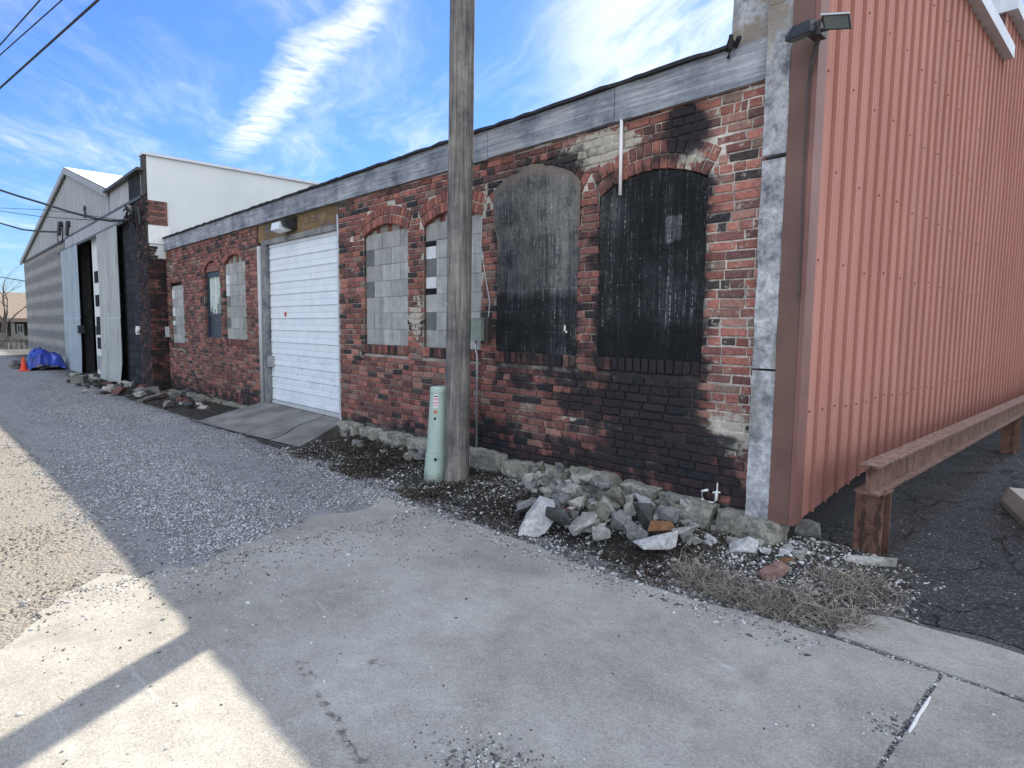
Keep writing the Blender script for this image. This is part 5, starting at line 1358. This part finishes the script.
# scattered on the slab, in joint, crack and in the small drift at the front
L_ = [np.stack([rg.uniform(-4.3, 1, 420), rg.uniform(-4.3, -1.1, 420), np.full(420, .012)], 1)]
Pd = np.stack([rg.normal(-1.38, .15, 1300), rg.normal(-2.93, .10, 1300), np.full(1300, .012)], 1); L_.append(Pd)
xx = rg.uniform(-1.0, 2.5, 900); L_.append(np.stack([xx, -1.03+rg.normal(0, .012, 900), np.full(900, .006)], 1))
yy = rg.uniform(-3, -1.05, 420); L_.append(np.stack([-.568+rg.normal(0, .010, 420), yy, np.full(420, .006)], 1))
L_.append(np.stack([rg.normal(-.62, .05, 60), rg.normal(-1.62, .06, 60), np.full(60, .012)], 1))
ex = rg.uniform(-4.6, -1.0, 900); L_.append(np.stack([ex, -1.30+.17*np.clip((ex+2.2)/1.2, 0, 1.2)-rg.exponential(.045, 900), np.full(900, .012)], 1))
L_.append(np.stack([-4.1+rg.exponential(.25, 1500), rg.uniform(-3.9, -1.3, 1500), np.full(1500, .012)], 1))
P = np.concatenate(L_); n = len(P); S = rg.uniform(.003, .0085, n)*(1+.9*(rg.random(n) < .05))
stuff(scatter('loose_pebbles', 'chip', P, S, grey_cols(n, .06, .6, 16, (1, 1, .98), 1.5), .65, 18), 'scattered small pebbles on the concrete slabs', 'pebbles')
# grit on the asphalt
n = 1500; P = np.stack([rg.uniform(-1.5, 2.5, n), rg.uniform(-.4, 6, n)**1.0, np.full(n, .008)], 1); S = rg.uniform(.002, .008, n)
stuff(scatter('asphalt_grit', 'chip', P, S, grey_cols(n, .05, .5, 26, (1, 1, 1), 1.6), .6, 28), 'fine pale grit scattered over the dark asphalt', 'grit')
# tan grit in the sunlit lane
n = 16000; X = -3.6-rg.random(n)**1.3*8; Y = rg.uniform(-6.2, -3.3, n); P = np.stack([X, Y, np.full(n, .003)], 1); nz_ = npnoise(P, 1.4, 3.)
P = keep(P, np.clip(.35+1.1*nz_, .03, 1)*np.clip((-3.72-X+.2*nz_)/.2, .02, 1)); n = len(P); S = rg.uniform(.004, .011, n); P[:, 2] = .006+np.array([gfall(x) for x in P[:, 0]])
stuff(scatter('tan_gravel', 'chip', P, S, grey_cols(n, .10, .36, 36, (1.03, .98, .90), 1.3), .6, 38), 'fine tan gravel on the sunlit side of the lane', 'gravel')
# dark leaf litter and twigs
def strips(name, n, place, length, width, cols, curl, m_='straw', seed=1, up=.1):
    rg = random.Random(seed); m = MB()
    for i in range(n):
        p = place(rg)
        if p is None: continue
        L = length*rg.uniform(.5, 1.4); an = rg.uniform(0, 6.28); d = Vector((math.cos(an), math.sin(an), rg.uniform(0, up)*2)).normalized(); s_ = Vector((-d.y, d.x, rg.uniform(-.5, .5)))*width*rg.uniform(.6, 1.3)
        q = Vector(p); vs = []; seg = 3
        for k_ in range(seg+1):
            wv_ = s_*(1-.75*abs(k_/seg*2-1) if length < .08 else 1-.8*k_/seg)
            vs += [q-wv_, q+wv_]; q = q+d*L/seg; d = (d+Vector((rg.uniform(-curl, curl), rg.uniform(-curl, curl), -rg.uniform(0, curl)*(.9 if up > .3 else .3)))).normalized()
            if q.z < .012+gfall(q.x): q.z = .012+gfall(q.x)+rg.uniform(0, .01)
        c = rg.choice(cols); kk = rg.uniform(.7, 1.2); m.add(vs, [(2*k_, 2*k_+1, 2*k_+3, 2*k_+2) for k_ in range(seg)], tuple(a_*kk for a_ in c))
    return m.build(name, m_)
def pl_litter(rg):
    for _ in range(20):
        x = rg.uniform(-7.4, -4.3) if rg.random() < .55 else (rg.uniform(-4.5, -1.9) if rg.random() < .5 else rg.uniform(-21, -10.7)); y = rg.uniform(-1.2, -.1) if x > -10 else rg.uniform(-1.1, -.1 if x > -16 else -.45)
        if rg.random() < .35+.9*fbm(x, y, 5, 1.3): return (x, y, max(gfall(x), bed_z(x, y))+.008)
    return None
stuff(strips('leaf_litter', 11000, pl_litter, .045, .009, [(.035, .028, .022), (.06, .047, .036), (.022, .02, .018), (.10, .08, .06)], .8, seed=4, up=.5), 'dark dead leaves and bark littering the soil by the wall', 'leaf litter')
def pl_grass(rg):
    T_ = [(690, 575, .10), (720, 586, .16), (755, 597, .18), (735, 600, .10), (790, 602, .14), (815, 618, .14), (850, 600, .18), (870, 588, .14), (845, 618, .10), (775, 612, .10), (700, 588, .10), (835, 588, .12)]
    x, y, r_ = rg.choice(T_); p = onZ(x, y, .015); a_ = rg.uniform(0, 6.28); q = r_*rg.random()**.6
    p = p+Vector((q*math.cos(a_)*1.3, q*math.sin(a_)*.8, 0))
    return (p.x, p.y, .012+max(0, bed_z(p.x, p.y)))
stuff(strips('dry_grass', 2400, pl_grass, .17, .0022, [(.27, .24, .20), (.38, .34, .285), (.17, .15, .13), (.10, .09, .08)], .6, seed=9, up=.55), 'matted dry grey-brown grass at the edge of the concrete', 'dry grass')
# strip of white sealant in the slab crack
m = MB(); pts = [onZ(x, y, .014) for x, y in ((930, 697), (926, 704), (918, 716), (914, 724), (909, 732))]; m.tube(pts, [.004, .007, .006, .007, .004], 6)
tag(m.build('sealant_bead', 'sealant', origin=tuple(pts[0])), 'white strip of old sealant lying in the crack of the concrete slab', 'sealant')

for o in bpy.data.objects:
    if '_o' in o: del o['_o']
